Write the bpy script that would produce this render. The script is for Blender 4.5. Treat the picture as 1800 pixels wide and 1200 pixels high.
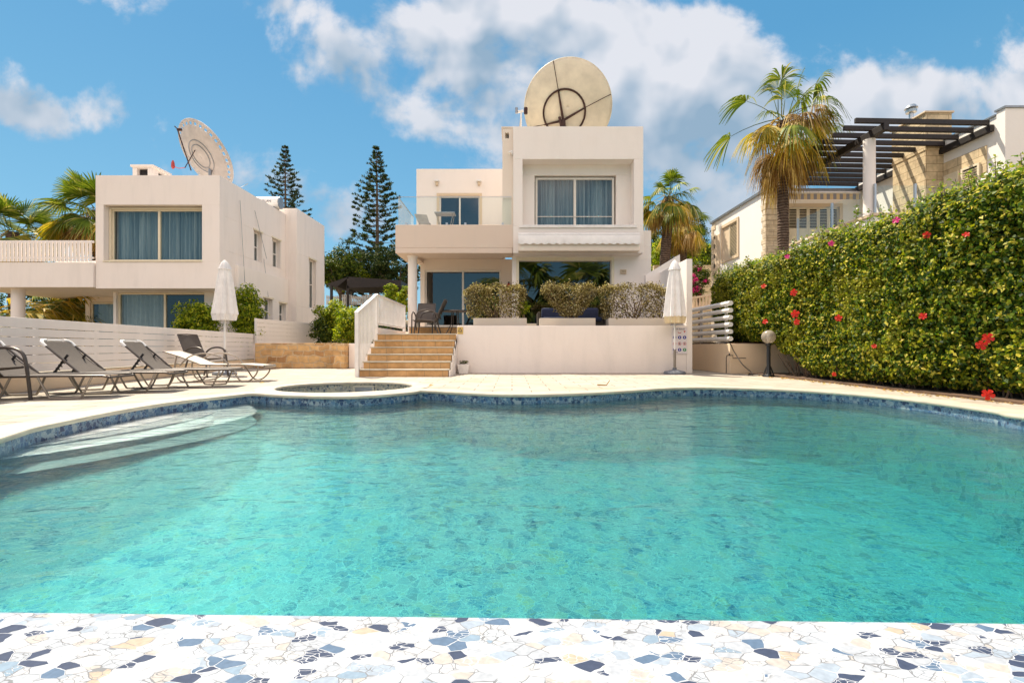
import bpy, math, random
import numpy as np
from mathutils import Vector, Matrix
R = math.radians
for o in list(bpy.data.objects): bpy.data.objects.remove(o)
S = bpy.context.scene
COL = S.collection
FPX, EYE, HY = 850.0, 0.68, 610.0

# ---------------- camera
cd = bpy.data.cameras.new("camera"); cam = bpy.data.objects.new("camera", cd); COL.objects.link(cam)
cam.location = (0, 0, EYE); cam.rotation_euler = (R(90), 0, 0)
cd.sensor_width = 36; cd.lens = 17.0; cd.shift_y = 10/1800
cd.clip_start = .05; cd.clip_end = 6000
S.camera = cam
# ---------------- view
S.view_settings.view_transform = 'Standard'; S.view_settings.look = 'None'
S.view_settings.exposure = 1.15; S.view_settings.gamma = 1
S.cycles.max_bounces = 10; S.cycles.transparent_max_bounces = 24; S.cycles.glossy_bounces = 4
S.cycles.transmission_bounces = 6; S.cycles.diffuse_bounces = 4
S.cycles.sample_clamp_indirect = 6
# ---------------- sun
SUN = Vector((-.38, .42, 1.0)).normalized()
sl = bpy.data.lights.new("sun", 'SUN'); so = bpy.data.objects.new("sun", sl); COL.objects.link(so)
sl.energy = 3.9; sl.angle = R(.5); sl.color = (1.0, .90, .73)
so.rotation_euler = SUN.to_track_quat('Z', 'Y').to_euler(); so.location = (-8, 10, 20)
# ---------------- sky
class NT:
    def __init__(s, tree): s.t = tree; s.n = tree.nodes; s.l = tree.links
    def add(s, typ, ins=None, **kw):
        n = s.n.new(typ)
        for k, v in kw.items(): setattr(n, k, v)
        if ins:
            for k, v in ins.items():
                sock = n.inputs[k]
                if isinstance(v, bpy.types.NodeSocket): s.l.new(v, sock)
                else: sock.default_value = v
        return n
    def m(s, op, a, b=None, c=None, clamp=False):
        n = s.n.new('ShaderNodeMath'); n.operation = op; n.use_clamp = clamp
        for i, v in enumerate((a, b, c)):
            if v is None: continue
            if isinstance(v, bpy.types.NodeSocket): s.l.new(v, n.inputs[i])
            else: n.inputs[i].default_value = v
        return n.outputs[0]
    def mix(s, f, a, b, blend='MIX'):
        n = s.n.new('ShaderNodeMix'); n.data_type = 'RGBA'; n.blend_type = blend
        for i, v in ((0, f), (6, a), (7, b)):
            if isinstance(v, bpy.types.NodeSocket): s.l.new(v, n.inputs[i])
            else: n.inputs[i].default_value = v if i == 0 else (tuple(v) + (1,) if len(v) == 3 else v)
        return n.outputs[2]
    def ramp(s, f, stops, interp='LINEAR'):
        n = s.n.new('ShaderNodeValToRGB'); cr = n.color_ramp; cr.interpolation = interp
        while len(cr.elements) < len(stops): cr.elements.new(.5)
        for e, (p, c) in zip(cr.elements, stops):
            e.position = p; e.color = (c, c, c, 1) if isinstance(c, (int, float)) else tuple(c) + (1,)
        s.l.new(f, n.inputs[0]); return n.outputs[0]
    def sstep(s, v, a, b):
        n = s.n.new('ShaderNodeMapRange'); n.interpolation_type = 'SMOOTHSTEP'
        s.l.new(v, n.inputs[0]); n.inputs[1].default_value = a; n.inputs[2].default_value = b
        return n.outputs[0]
    def comb(s, x, y, z=0.0):
        n = s.n.new('ShaderNodeCombineXYZ')
        for i, v in enumerate((x, y, z)):
            if isinstance(v, bpy.types.NodeSocket): s.l.new(v, n.inputs[i])
            else: n.inputs[i].default_value = v
        return n.outputs[0]

W = bpy.data.worlds.new("World"); S.world = W; W.use_nodes = True
w = NT(W.node_tree); w.n.clear()
sky = w.add('ShaderNodeTexSky', sky_type='NISHITA', sun_disc=False)
sky.sun_elevation = math.asin(SUN.z); sky.sun_rotation = math.atan2(SUN.x, SUN.y)
sky.air_density = 1.0; sky.dust_density = .4; sky.ozone_density = 2.0; sky.altitude = 50
tc = w.add('ShaderNodeTexCoord'); sep = w.add('ShaderNodeSeparateXYZ', {0: tc.outputs['Generated']})
ay = w.m('MAXIMUM', w.m('ABSOLUTE', sep.outputs[1]), .12)
U = w.m('DIVIDE', sep.outputs[0], ay); V = w.m('DIVIDE', sep.outputs[2], ay)
uv = w.comb(U, V, w.m('MULTIPLY', w.m('SIGN', sep.outputs[1]), .7))
def cloudnoise(vec):
    a = w.add('ShaderNodeTexNoise', {'Vector': vec, 'Scale': 4.6, 'Detail': 8.0, 'Roughness': .58, 'Distortion': .15})
    return a.outputs['Fac']
def blobs(u, v):
    tot = None
    for (cx, cy, rx, ry, k) in [(820,35,250,75,.9),(1010,120,290,105,.9),(1180,55,170,75,.55),(700,165,140,50,.75),
                                (640,95,90,40,.35),(900,225,330,45,.5),(1130,250,260,85,.6),(1300,215,170,95,.5),(1620,175,200,75,.8),(1780,190,150,105,.7),
                                (145,195,95,55,1.15),(5,190,40,32,.6),(600,375,170,62,.62),(1770,30,80,48,.55),(1240,370,130,65,.6),
                                (480,5,70,22,.4),(1430,330,200,80,.42),(60,410,120,60,.5),(1390,25,60,16,.3)]:
        du = w.m('DIVIDE', w.m('SUBTRACT', u, (cx-900)/850), rx/850)
        dv = w.m('DIVIDE', w.m('SUBTRACT', v, (610-cy)/850), ry/850)
        d2 = w.m('ADD', w.m('MULTIPLY', du, du), w.m('MULTIPLY', dv, dv))
        g = w.m('MULTIPLY', w.m('POWER', 2.718, w.m('MULTIPLY', d2, -.75)), k)
        tot = g if tot is None else w.m('ADD', tot, g)
    return w.m('MINIMUM', tot, 1.15)
B = blobs(U, V)
nz = cloudnoise(uv)
nz2 = cloudnoise(w.comb(w.m('ADD', U, -.02), w.m('ADD', V, .05), w.m('MULTIPLY', w.m('SIGN', sep.outputs[1]), .7)))
dens = w.m('ADD', w.m('MULTIPLY', w.m('SUBTRACT', nz, .5), 3.4), w.m('SUBTRACT', w.m('MULTIPLY', B, .92), .47))
mask = w.sstep(dens, -.06, .48)
mask = w.m('MULTIPLY', mask, w.sstep(sep.outputs[2], .0, .12))
mask = w.m('MULTIPLY', mask, .93)
soft = lambda v: w.add('ShaderNodeTexNoise', {'Vector': v, 'Scale': 4.6, 'Detail': 3.5, 'Roughness': .5, 'Distortion': .15}).outputs['Fac']
lit = w.m('ADD', w.m('MULTIPLY', w.m('SUBTRACT', soft(uv), soft(w.comb(w.m('ADD', U, -.03), w.m('ADD', V, .06), w.m('MULTIPLY', w.m('SIGN', sep.outputs[1]), .7)))), 4.2), .58, clamp=True)
lit = w.m('MULTIPLY', lit, w.m('SUBTRACT', 1.12, w.m('MULTIPLY', w.sstep(V, .66, .22), .62)))
ccol = w.mix(lit, (.215, .305, .40), (.56, .565, .60))
skyc = w.add('ShaderNodeVectorMath', {0: sky.outputs[0]}, operation='SCALE'); skyc.inputs['Scale'].default_value = .105
hs = w.add('ShaderNodeHueSaturation', {'Color': skyc.outputs[0], 'Saturation': .93, 'Value': 1.0, 'Hue': .482})
# the clear sky: mostly even mid blue, paler towards the horizon, with the sky model's own gradient mixed in
base = w.ramp(sep.outputs[2], [(0., (.120, .250, .330)), (.22, (.064, .192, .300)), (.5, (.033, .147, .272)), (1., (.028, .12, .245))])
tint = w.mix(.14, base, hs.outputs[0])
back = w.sstep(w.m('MULTIPLY', sep.outputs[1], -1.), -.05, .35)   # unseen bright clouds added behind the camera as fill for the shaded facades
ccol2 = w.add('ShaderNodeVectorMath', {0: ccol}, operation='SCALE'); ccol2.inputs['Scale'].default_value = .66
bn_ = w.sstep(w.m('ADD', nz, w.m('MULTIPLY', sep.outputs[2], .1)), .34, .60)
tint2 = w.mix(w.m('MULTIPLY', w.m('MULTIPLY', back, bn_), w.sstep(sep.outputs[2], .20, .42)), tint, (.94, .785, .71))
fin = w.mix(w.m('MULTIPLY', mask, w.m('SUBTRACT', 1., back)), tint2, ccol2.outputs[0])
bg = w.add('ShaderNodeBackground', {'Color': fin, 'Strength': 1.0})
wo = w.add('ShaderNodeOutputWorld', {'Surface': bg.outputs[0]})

# ---------------- helpers
def PX(px, D): return (px-900)/FPX*D
def PZ(py, D): return EYE+(HY-py)/FPX*D
def P(px, py, D): return Vector((PX(px, D), D, PZ(py, D)))
def G(px, py, z=0.0):
    D = FPX*(EYE-z)/(py-HY); return (PX(px, D), D)

def tag(o, label=None, cat=None, group=None, kind=None):
    if label: o['label'] = label
    if cat: o['category'] = cat
    if group: o['group'] = group
    if kind: o['kind'] = kind
    return o
def thing(name, label, cat, loc=(0, 0, 0), rz=0, group=None):
    o = bpy.data.objects.new(name, None); COL.objects.link(o)
    o.empty_display_size = .2; o.location = loc; o.rotation_euler = (0, 0, rz)
    return tag(o, label, cat, group)
def wloc(o):
    v = Vector((0, 0, 0))
    while o is not None: v += o.location; o = o.parent
    return v
def copy_tree(o, parent=None):
    c = o.copy(); COL.objects.link(c)
    if parent is not None: c.parent = parent
    for ch in [x for x in S.objects if x.parent == o]: copy_tree(ch, c)
    return c

class MB:
    def __init__(s): s.v = []; s.f = []; s.b = []
    def add(s, vs, fs):
        n = len(s.v); s.v += [tuple(v) for v in vs]; s.f += [tuple(i+n for i in f) for f in fs]; return s
    def box(s, x0, x1, y0, y1, z0, z1):
        if x0 > x1: x0, x1 = x1, x0
        if y0 > y1: y0, y1 = y1, y0
        if z0 > z1: z0, z1 = z1, z0
        return s.add([(x0,y0,z0),(x1,y0,z0),(x1,y1,z0),(x0,y1,z0),(x0,y0,z1),(x1,y0,z1),(x1,y1,z1),(x0,y1,z1)],
                     [(0,3,2,1),(4,5,6,7),(0,1,5,4),(1,2,6,5),(2,3,7,6),(3,0,4,7)])
    def bar(s, p, q, wd, h, up=(0,0,1)):
        p = Vector(p); q = Vector(q); d = (q-p).normalized(); up = Vector(up)
        a = d.cross(up).normalized()*wd/2; b = a.cross(d).normalized()*h/2
        vs = [p-a-b, p+a-b, p+a+b, p-a+b, q-a-b, q+a-b, q+a+b, q-a+b]
        return s.add(vs, [(0,1,2,3),(7,6,5,4),(0,4,5,1),(1,5,6,2),(2,6,7,3),(3,7,4,0)])
    def prism(s, poly, z0, z1):
        n = len(poly); vs = [(x,y,z0) for x,y in poly]+[(x,y,z1) for x,y in poly]
        fs = [tuple(range(n))[::-1], tuple(range(n,2*n))]+[(i,(i+1)%n,(i+1)%n+n,i+n) for i in range(n)]
        return s.add(vs, fs)
    def xprism(s, poly3, off):
        n = len(poly3); off = Vector(off); a = [Vector(p) for p in poly3]; vs = a+[p+off for p in a]
        return s.add(vs, [tuple(range(n))[::-1], tuple(range(n,2*n))]+[(i,(i+1)%n,(i+1)%n+n,i+n) for i in range(n)])
    def tube(s, pts, r, n=8, closed=False, cap=True):
        pts = [Vector(p) for p in pts]; m = len(pts)
        rs = r if isinstance(r, (list, tuple)) else [r]*m
        vs = []; prev = None
        for i, p in enumerate(pts):
            if closed: t = pts[(i+1)%m]-pts[i-1]
            else: t = pts[min(i+1,m-1)]-pts[max(i-1,0)]
            t.normalize()
            if prev is None:
                a = t.cross(Vector((0,0,1)))
                if a.length < .05: a = t.cross(Vector((1,0,0)))
            else: a = prev-t*prev.dot(t)
            a.normalize(); prev = a; b = t.cross(a)
            for k in range(n):
                th = 2*math.pi*k/n; vs.append(p+(a*math.cos(th)+b*math.sin(th))*rs[i])
        fs = []
        for i in range(m if closed else m-1):
            j = (i+1)%m
            for k in range(n): fs.append((i*n+k, i*n+(k+1)%n, j*n+(k+1)%n, j*n+k))
        if cap and not closed: fs += [tuple(range(n))[::-1], tuple(range((m-1)*n, m*n))]
        return s.add(vs, fs)
    def lathe(s, cx, cy, prof, n=24, cap=True):
        vs = []; fs = []; m = len(prof)
        for r, z in prof:
            for k in range(n): vs.append((cx+r*math.cos(2*math.pi*k/n), cy+r*math.sin(2*math.pi*k/n), z))
        for i in range(m-1):
            for k in range(n): fs.append((i*n+k, i*n+(k+1)%n, (i+1)*n+(k+1)%n, (i+1)*n+k))
        if cap: fs += [tuple(range(n))[::-1], tuple(range((m-1)*n, m*n))]
        return s.add(vs, fs)
    def ring(s, x0, x1, z0, z1, y0, y1, wd):   # rectangular frame in the xz plane
        s.box(x0,x0+wd,y0,y1,z0,z1); s.box(x1-wd,x1,y0,y1,z0,z1)
        s.box(x0+wd,x1-wd,y0,y1,z1-wd,z1); s.box(x0+wd,x1-wd,y0,y1,z0,z0+wd); return s
    def ringy(s, y0, y1, z0, z1, x0, x1, wd):
        s.box(x0,x1,y0,y0+wd,z0,z1); s.box(x0,x1,y1-wd,y1,z0,z1)
        s.box(x0,x1,y0+wd,y1-wd,z1-wd,z1); s.box(x0,x1,y0+wd,y1-wd,z0,z0+wd); return s
    def wall(s, a0, a1, z0, z1, d0, d1, holes=(), axis='x'):   # slab with rectangular holes
        us = sorted({a0, a1, *[h[0] for h in holes], *[h[1] for h in holes]})
        zs = sorted({z0, z1, *[h[2] for h in holes], *[h[3] for h in holes]})
        us = [u for u in us if a0 <= u <= a1]; zs = [z for z in zs if z0 <= z <= z1]
        for j in range(len(zs)-1):
            zc = (zs[j]+zs[j+1])/2; run = None
            for i in range(len(us)-1):
                uc = (us[i]+us[i+1])/2
                solid = not any(h[0] < uc < h[1] and h[2] < zc < h[3] for h in holes)
                if solid and run is None: run = us[i]
                if run is not None and (not solid or i == len(us)-2):
                    e = us[i+1] if solid else us[i]
                    if axis == 'x': s.box(run, e, d0, d1, zs[j], zs[j+1])
                    else: s.box(d0, d1, run, e, zs[j], zs[j+1])
                    run = None
        return s
    def build(s, name, mat, parent=None, smooth=False, bevel=0, loc=None, label=None):
        me = bpy.data.meshes.new(name); o = bpy.data.objects.new(name, me); COL.objects.link(o)
        base = wloc(parent) if parent is not None else Vector(loc or (0,0,0))
        me.from_pydata([(v[0]-base.x, v[1]-base.y, v[2]-base.z) for v in s.v], [], s.f)
        if smooth:
            me.shade_smooth()
            try: me.set_sharp_from_angle(angle=R(40))
            except Exception: pass
        me.materials.append(mat)
        if parent is not None: o.parent = parent
        else: o.location = base
        if bevel:
            b = o.modifiers.new('bevel', 'BEVEL'); b.width = bevel; b.segments = 2; b.limit_method = 'ANGLE'
        if label: o['label'] = label
        return o
def npmesh(name, V, F, mat, parent=None, base=None):
    """V (n,3), F (m,4) arrays -> quads"""
    me = bpy.data.meshes.new(name); b = np.array(wloc(parent) if parent is not None else (base or (0,0,0)))
    V = (V-b).astype(np.float32); k = F.shape[1]
    me.vertices.add(len(V)); me.vertices.foreach_set('co', V.ravel())
    me.loops.add(F.size); me.loops.foreach_set('vertex_index', F.ravel().astype(np.int32))
    me.polygons.add(len(F)); me.polygons.foreach_set('loop_start', np.arange(0, F.size, k, dtype=np.int32))
    me.polygons.foreach_set('loop_total', np.full(len(F), k, dtype=np.int32))
    me.update(calc_edges=True); me.materials.append(mat)
    o = bpy.data.objects.new(name, me); COL.objects.link(o)
    if parent is not None: o.parent = parent
    else: o.location = tuple(b)
    return o
def leaves(name, C, N, size, mat, parent=None, base=None, aspect=.55, jit=.6, rng=None, up=.3):
    """C centres, N normals; kite-shaped leaves of one quad each, folded on the midrib"""
    rng = rng or np.random.default_rng(1); n = len(C)
    N = N+rng.normal(0, jit, (n,3)); N /= np.linalg.norm(N, axis=1)[:,None]+1e-9
    A = rng.normal(0, 1, (n,3)); A[:,2] += up; A -= (A*N).sum(1)[:,None]*N; A /= np.linalg.norm(A, axis=1)[:,None]+1e-9
    Bv = np.cross(N, A); L = (size*(.7+.6*rng.random(n)))[:,None] if np.isscalar(size) else size[:,None]
    p0 = C-A*L*.5; p2 = C+A*L*.5-N*L*.12; m = C-A*L*.08
    p1 = m+Bv*L*aspect*.5+N*L*.1; p3 = m-Bv*L*aspect*.5+N*L*.1
    V = np.stack([p0,p1,p2,p3],1).reshape(-1,3); F = np.arange(4*n).reshape(-1,4)
    return npmesh(name, V, F, mat, parent, base)
def text_mesh(body, size, name, mat, parent, loc, rot=(R(90),0,0), align='LEFT'):
    cu = bpy.data.curves.new('t', 'FONT'); cu.body = body; cu.size = size; cu.align_x = align; cu.extrude = .001
    t = bpy.data.objects.new('t', cu); COL.objects.link(t)
    me = bpy.data.meshes.new_from_object(t.evaluated_get(bpy.context.evaluated_depsgraph_get()))
    bpy.data.objects.remove(t); me.name = name
    o = bpy.data.objects.new(name, me); COL.objects.link(o); me.materials.clear(); me.materials.append(mat)
    o.parent = parent; o.location = Vector(loc)-wloc(parent); o.rotation_euler = rot
    return o
def catmull(pts, k=8, closed=False):
    pts = [Vector((*p, 0)) if len(p) == 2 else Vector(p) for p in pts]; out = []; n = len(pts)
    rng = range(n if closed else n-1)
    for i in rng:
        g = (lambda j: pts[j % n]) if closed else (lambda j: pts[max(0, min(n-1, j))])
        p0, p1, p2, p3 = g(i-1), g(i), g(i+1), g(i+2)
        for t in range(k):
            u = t/k; out.append(.5*((2*p1)+(p2-p0)*u+(2*p0-5*p1+4*p2-p3)*u*u+(3*p1-p0-3*p2+p3)*u**3))
    if not closed: out.append(pts[-1])
    return out
def fill(name, polys, z, mat, label=None):
    cu = bpy.data.curves.new('c', 'CURVE'); cu.dimensions = '2D'; cu.fill_mode = 'BOTH'
    for pl in polys:
        sp = cu.splines.new('POLY'); sp.points.add(len(pl)-1); sp.use_cyclic_u = True
        for q, p in zip(sp.points, pl): q.co = (p[0], p[1], 0, 1)
    t = bpy.data.objects.new('c', cu); COL.objects.link(t)
    me = bpy.data.meshes.new_from_object(t.evaluated_get(bpy.context.evaluated_depsgraph_get()))
    bpy.data.objects.remove(t); me.name = name; me.materials.clear(); me.materials.append(mat)
    for pol in me.polygons:
        if pol.normal.z < 0: me.flip_normals(); break
    o = bpy.data.objects.new(name, me); COL.objects.link(o); o.location = (0, 0, z)
    return tag(o, kind='structure')

# ---------------- materials
def newmat(name):
    m = bpy.data.materials.new(name); m.use_nodes = True; t = NT(m.node_tree); t.n.clear()
    out = t.add('ShaderNodeOutputMaterial'); return m, t, out
def prin(t, out, **kw):
    p = t.add('ShaderNodeBsdfPrincipled')
    for k, v in kw.items():
        k = k.replace('_', ' ')
        if isinstance(v, bpy.types.NodeSocket): t.l.new(v, p.inputs[k])
        else: p.inputs[k].default_value = tuple(v)+(1,) if isinstance(v, tuple) and len(v) == 3 and 'Color' in k else v
    t.l.new(p.outputs[0], out.inputs[0]); return p
def simple(name, col, rough=.5, metal=0., var=.08, nscale=6., bump=0., bscale=60., spec=.5, trans=0.):
    m, t, out = newmat(name); tc = t.add('ShaderNodeTexCoord').outputs['Object']
    n = t.add('ShaderNodeTexNoise', {'Vector': tc, 'Scale': nscale, 'Detail': 5., 'Roughness': .6})
    f = t.ramp(n.outputs['Fac'], [(.3, 1-var*2), (.7, 1+var)])
    c = t.mix(1., col, f, 'MULTIPLY')
    p = prin(t, out, Base_Color=c, Roughness=rough, Metallic=metal, Specular_IOR_Level=spec)
    if bump:
        b = t.add('ShaderNodeTexNoise', {'Vector': tc, 'Scale': bscale, 'Detail': 4.})
        bn = t.add('ShaderNodeBump', {'Height': b.outputs['Fac'], 'Strength': bump, 'Distance': .01}); t.l.new(bn.outputs[0], p.inputs['Normal'])
    return m
def stucco(name, col, streak=.12, warm=(.93,.88,.82)):
    """rendered wall: faint weather streaks running down, patchy tone, fine grain"""
    m, t, out = newmat(name); tc = t.add('ShaderNodeTexCoord').outputs['Object']
    mp = t.add('ShaderNodeMapping', {'Vector': tc}); mp.inputs['Scale'].default_value = (1.7, 1.7, .30)
    s1 = t.add('ShaderNodeTexNoise', {'Vector': mp.outputs[0], 'Scale': 1.6, 'Detail': 6., 'Roughness': .65})
    s2 = t.add('ShaderNodeTexNoise', {'Vector': tc, 'Scale': .9, 'Detail': 6., 'Roughness': .6})
    f1 = t.ramp(s1.outputs['Fac'], [(.48, 0.), (.75, 1.)]); f2 = t.ramp(s2.outputs['Fac'], [(.35, 0.), (.7, 1.)])
    c = t.mix(t.m('MULTIPLY', f1, streak), col, tuple(a*.55 for a in warm))
    c = t.mix(t.m('MULTIPLY', f2, .22), c, tuple(a*b for a, b in zip(col, warm)))
    g = t.add('ShaderNodeTexNoise', {'Vector': tc, 'Scale': 90., 'Detail': 3.})
    g2 = t.add('ShaderNodeTexNoise', {'Vector': tc, 'Scale': 7., 'Detail': 3.})
    h = t.m('ADD', t.m('MULTIPLY', g.outputs['Fac'], .35), g2.outputs['Fac'])
    b = t.add('ShaderNodeBump', {'Height': h, 'Strength': .25, 'Distance': .015})
    prin(t, out, Base_Color=c, Roughness=.88, Normal=b.outputs[0], Specular_IOR_Level=.2); return m
def mosaic(name, scale, stops, grout=(.75,.74,.72), gw=.06, rough=.35, rand=1., bump=.4, stretch=(1,1,1), dark_line=.0, wobble=.0, shards=False, rot=0., spec=.5):
    m, t, out = newmat(name); tc = t.add('ShaderNodeTexCoord').outputs['Object']
    mp = t.add('ShaderNodeMapping', {'Vector': tc}); mp.inputs['Scale'].default_value = stretch; mp.inputs['Rotation'].default_value = (0,0,rot)
    nn = t.add('ShaderNodeTexNoise', {'Vector': mp.outputs[0], 'Scale': scale*.8, 'Detail': 2.})
    off = t.add('ShaderNodeVectorMath', {0: nn.outputs['Color'], 1: (.5,.5,.5)}, operation='SUBTRACT')
    sc = t.add('ShaderNodeVectorMath', {0: off.outputs[0]}, operation='SCALE'); sc.inputs['Scale'].default_value = .5/scale+wobble
    vec = t.add('ShaderNodeVectorMath', {0: mp.outputs[0], 1: sc.outputs[0]}, operation='ADD').outputs[0]
    def vor(s_):
        a = t.add('ShaderNodeTexVoronoi', {'Vector': vec, 'Scale': s_, 'Randomness': rand})
        e = t.add('ShaderNodeTexVoronoi', {'Vector': vec, 'Scale': s_, 'Randomness': rand}, feature='DISTANCE_TO_EDGE')
        return a.outputs['Color'], e.outputs['Distance']
    ca, ea = vor(scale); cb, eb = vor(scale*(1.9 if shards else 2.3))
    sa = t.add('ShaderNodeSeparateColor', {0: ca}); sb = t.add('ShaderNodeSeparateColor', {0: cb})
    small = t.m('GREATER_THAN', sa.outputs[1], .62 if shards else .72)
    key = ca if shards else t.mix(small, ca, cb)
    sk = t.add('ShaderNodeSeparateColor', {0: key})
    col = t.ramp(sk.outputs[0], stops, 'CONSTANT')
    mott = t.add('ShaderNodeTexNoise', {'Vector': tc, 'Scale': scale*3, 'Detail': 4.})
    col = t.mix(1., col, t.ramp(mott.outputs['Fac'], [(.3, .86), (.7, 1.08)]), 'MULTIPLY')
    la = t.m('LESS_THAN', ea, gw*.5); lb = t.m('MULTIPLY', t.m('LESS_THAN', eb, gw*(.55 if shards else .9)), small)
    line = t.m('MAXIMUM', la, lb)
    if dark_line:
        gn = t.add('ShaderNodeTexNoise', {'Vector': tc, 'Scale': scale*.5, 'Detail': 2.})
        gcol = t.mix(t.sstep(gn.outputs['Fac'], .42, .56), grout, tuple(g*(1-dark_line) for g in grout))
        lum = t.add('ShaderNodeRGBToBW', {0: col}).outputs[0]; gcol = t.mix(t.m('GREATER_THAN', lum, .24), grout, gcol)
    else: gcol = grout
    c = t.mix(line, col, gcol)
    hb = t.m('MINIMUM', ea, gw)
    b = t.add('ShaderNodeBump', {'Height': hb, 'Strength': bump, 'Distance': .02})
    prin(t, out, Base_Color=c, Roughness=rough, Normal=b.outputs[0], Specular_IOR_Level=spec); return m
def schlick(t, f0, normal=None, boost=1., pw=5.):
    geo = t.add('ShaderNodeNewGeometry')
    d = t.add('ShaderNodeVectorMath', {0: geo.outputs['Incoming'], 1: normal if normal is not None else geo.outputs['Normal']}, operation='DOT_PRODUCT')
    c = t.m('MINIMUM', t.m('ABSOLUTE', d.outputs['Value']), 1.)
    p = t.m('POWER', t.m('SUBTRACT', 1., c), pw)
    return t.m('MULTIPLY', t.m('ADD', t.m('MULTIPLY', p, 1-f0), f0), boost, clamp=True)
def glassmat(name, tint=(.9,.95,.95), f0=.06, boost=1.):
    m, t, out = newmat(name)
    tr = t.add('ShaderNodeBsdfTransparent', {'Color': tint+(1,)}); gl = t.add('ShaderNodeBsdfGlossy', {'Roughness': .015})
    mx = t.add('ShaderNodeMixShader', {0: schlick(t, f0, None, boost), 1: tr.outputs[0], 2: gl.outputs[0]})
    t.l.new(mx.outputs[0], out.inputs[0]); return m
def leafmat(name, stops, rough=.45, trans=.35, spec=.5, patch=None):
    m, t, out = newmat(name); geo = t.add('ShaderNodeNewGeometry')
    c = t.ramp(geo.outputs['Random Per Island'], stops)
    tc = t.add('ShaderNodeTexCoord').outputs['Object']
    n = t.add('ShaderNodeTexNoise', {'Vector': tc, 'Scale': 1.3, 'Detail': 3.})
    c = t.mix(1., c, t.ramp(n.outputs['Fac'], [(.32, .75), (.68, 1.2)]), 'MULTIPLY')
    if patch: c = t.mix(t.m('MULTIPLY', t.sstep(t.add('ShaderNodeTexNoise', {'Vector': tc, 'Scale': patch[1], 'Detail': 4.}).outputs['Fac'], .5, .68), patch[2]), c, patch[0])
    p = t.add('ShaderNodeBsdfPrincipled', {'Base Color': c, 'Roughness': rough, 'Specular IOR Level': spec})
    tr = t.add('ShaderNodeBsdfTranslucent', {'Color': t.mix(1., c, (1.6,1.7,.7), 'MULTIPLY')})
    mx = t.add('ShaderNodeMixShader', {0: trans, 1: p.outputs[0], 2: tr.outputs[0]}); t.l.new(mx.outputs[0], out.inputs[0]); return m
def bricks(name, c1, c2, mortar, scale, bw=.5, bh=.25, ms=.02, bump=.5, rotx=True, distort=0.):
    m, t, out = newmat(name); tc = t.add('ShaderNodeTexCoord').outputs['Object']
    vec = tc
    if rotx:   # vertical wall: use (x+y, z)
        sp = t.add('ShaderNodeSeparateXYZ', {0: tc}); vec = t.comb(t.m('ADD', sp.outputs[0], sp.outputs[1]), sp.outputs[2], 0.)
    if distort:
        nn = t.add('ShaderNodeTexNoise', {'Vector': vec, 'Scale': 2.5, 'Detail': 3.})
        off = t.add('ShaderNodeVectorMath', {0: nn.outputs['Color'], 1: (.5,.5,.5)}, operation='SUBTRACT')
        sc = t.add('ShaderNodeVectorMath', {0: off.outputs[0]}, operation='SCALE'); sc.inputs['Scale'].default_value = distort
        vec = t.add('ShaderNodeVectorMath', {0: vec, 1: sc.outputs[0]}, operation='ADD').outputs[0]
    b = t.add('ShaderNodeTexBrick', {'Vector': vec, 'Color1': c1+(1,), 'Color2': c2+(1,), 'Mortar': mortar+(1,), 'Scale': scale, 'Mortar Size': ms,
              'Brick Width': bw, 'Row Height': bh, 'Mortar Smooth': .2, 'Bias': 0.})
    n = t.add('ShaderNodeTexNoise', {'Vector': tc, 'Scale': 5., 'Detail': 6., 'Roughness': .65})
    c = t.mix(1., b.outputs['Color'], t.ramp(n.outputs['Fac'], [(.3, .72), (.7, 1.18)]), 'MULTIPLY')
    h = t.m('ADD', t.m('MULTIPLY', b.outputs['Fac'], -1.), t.m('MULTIPLY', n.outputs['Fac'], .5))
    bn = t.add('ShaderNodeBump', {'Height': h, 'Strength': bump, 'Distance': .02})
    prin(t, out, Base_Color=c, Roughness=.85, Normal=bn.outputs[0], Specular_IOR_Level=.25); return m

M = {}
M['wall'] = stucco('white_render', (.86,.79,.735), .11)
M['wall2'] = stucco('weathered_render', (.85,.77,.715), .24)
M['wallw'] = stucco('sunlit_white_render', (.87,.83,.78), .08)
M['tan'] = stucco('tan_render', (.70,.57,.47), .12)
M['warm'] = stucco('cream_render', (.80,.69,.585), .1)
M['ochre'] = stucco('ochre_render', (.88,.68,.47), .12)
M['soffit'] = stucco('soffit_render', (.82,.72,.58), .1)
M['cream'] = simple('cream_frame', (.78,.68,.50), .5, var=.03)
M['alu'] = simple('aluminium_frame', (.74,.68,.60), .4, var=.03)
M['white'] = simple('white_paint', (.80,.76,.72), .45, var=.06, nscale=3., bump=.08, bscale=25)
M['slat'] = stucco('painted_boards', (.86,.79,.74), .2)
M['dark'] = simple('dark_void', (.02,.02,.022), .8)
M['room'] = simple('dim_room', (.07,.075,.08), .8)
M['glass'] = glassmat('window_glass', (.60,.67,.67), .09)
M['darkglass'] = glassmat('reflective_glass', (.12,.18,.21), .13, 1.0)
M['clear'] = glassmat('balustrade_glass', (.95,.985,.98), .03)
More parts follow.
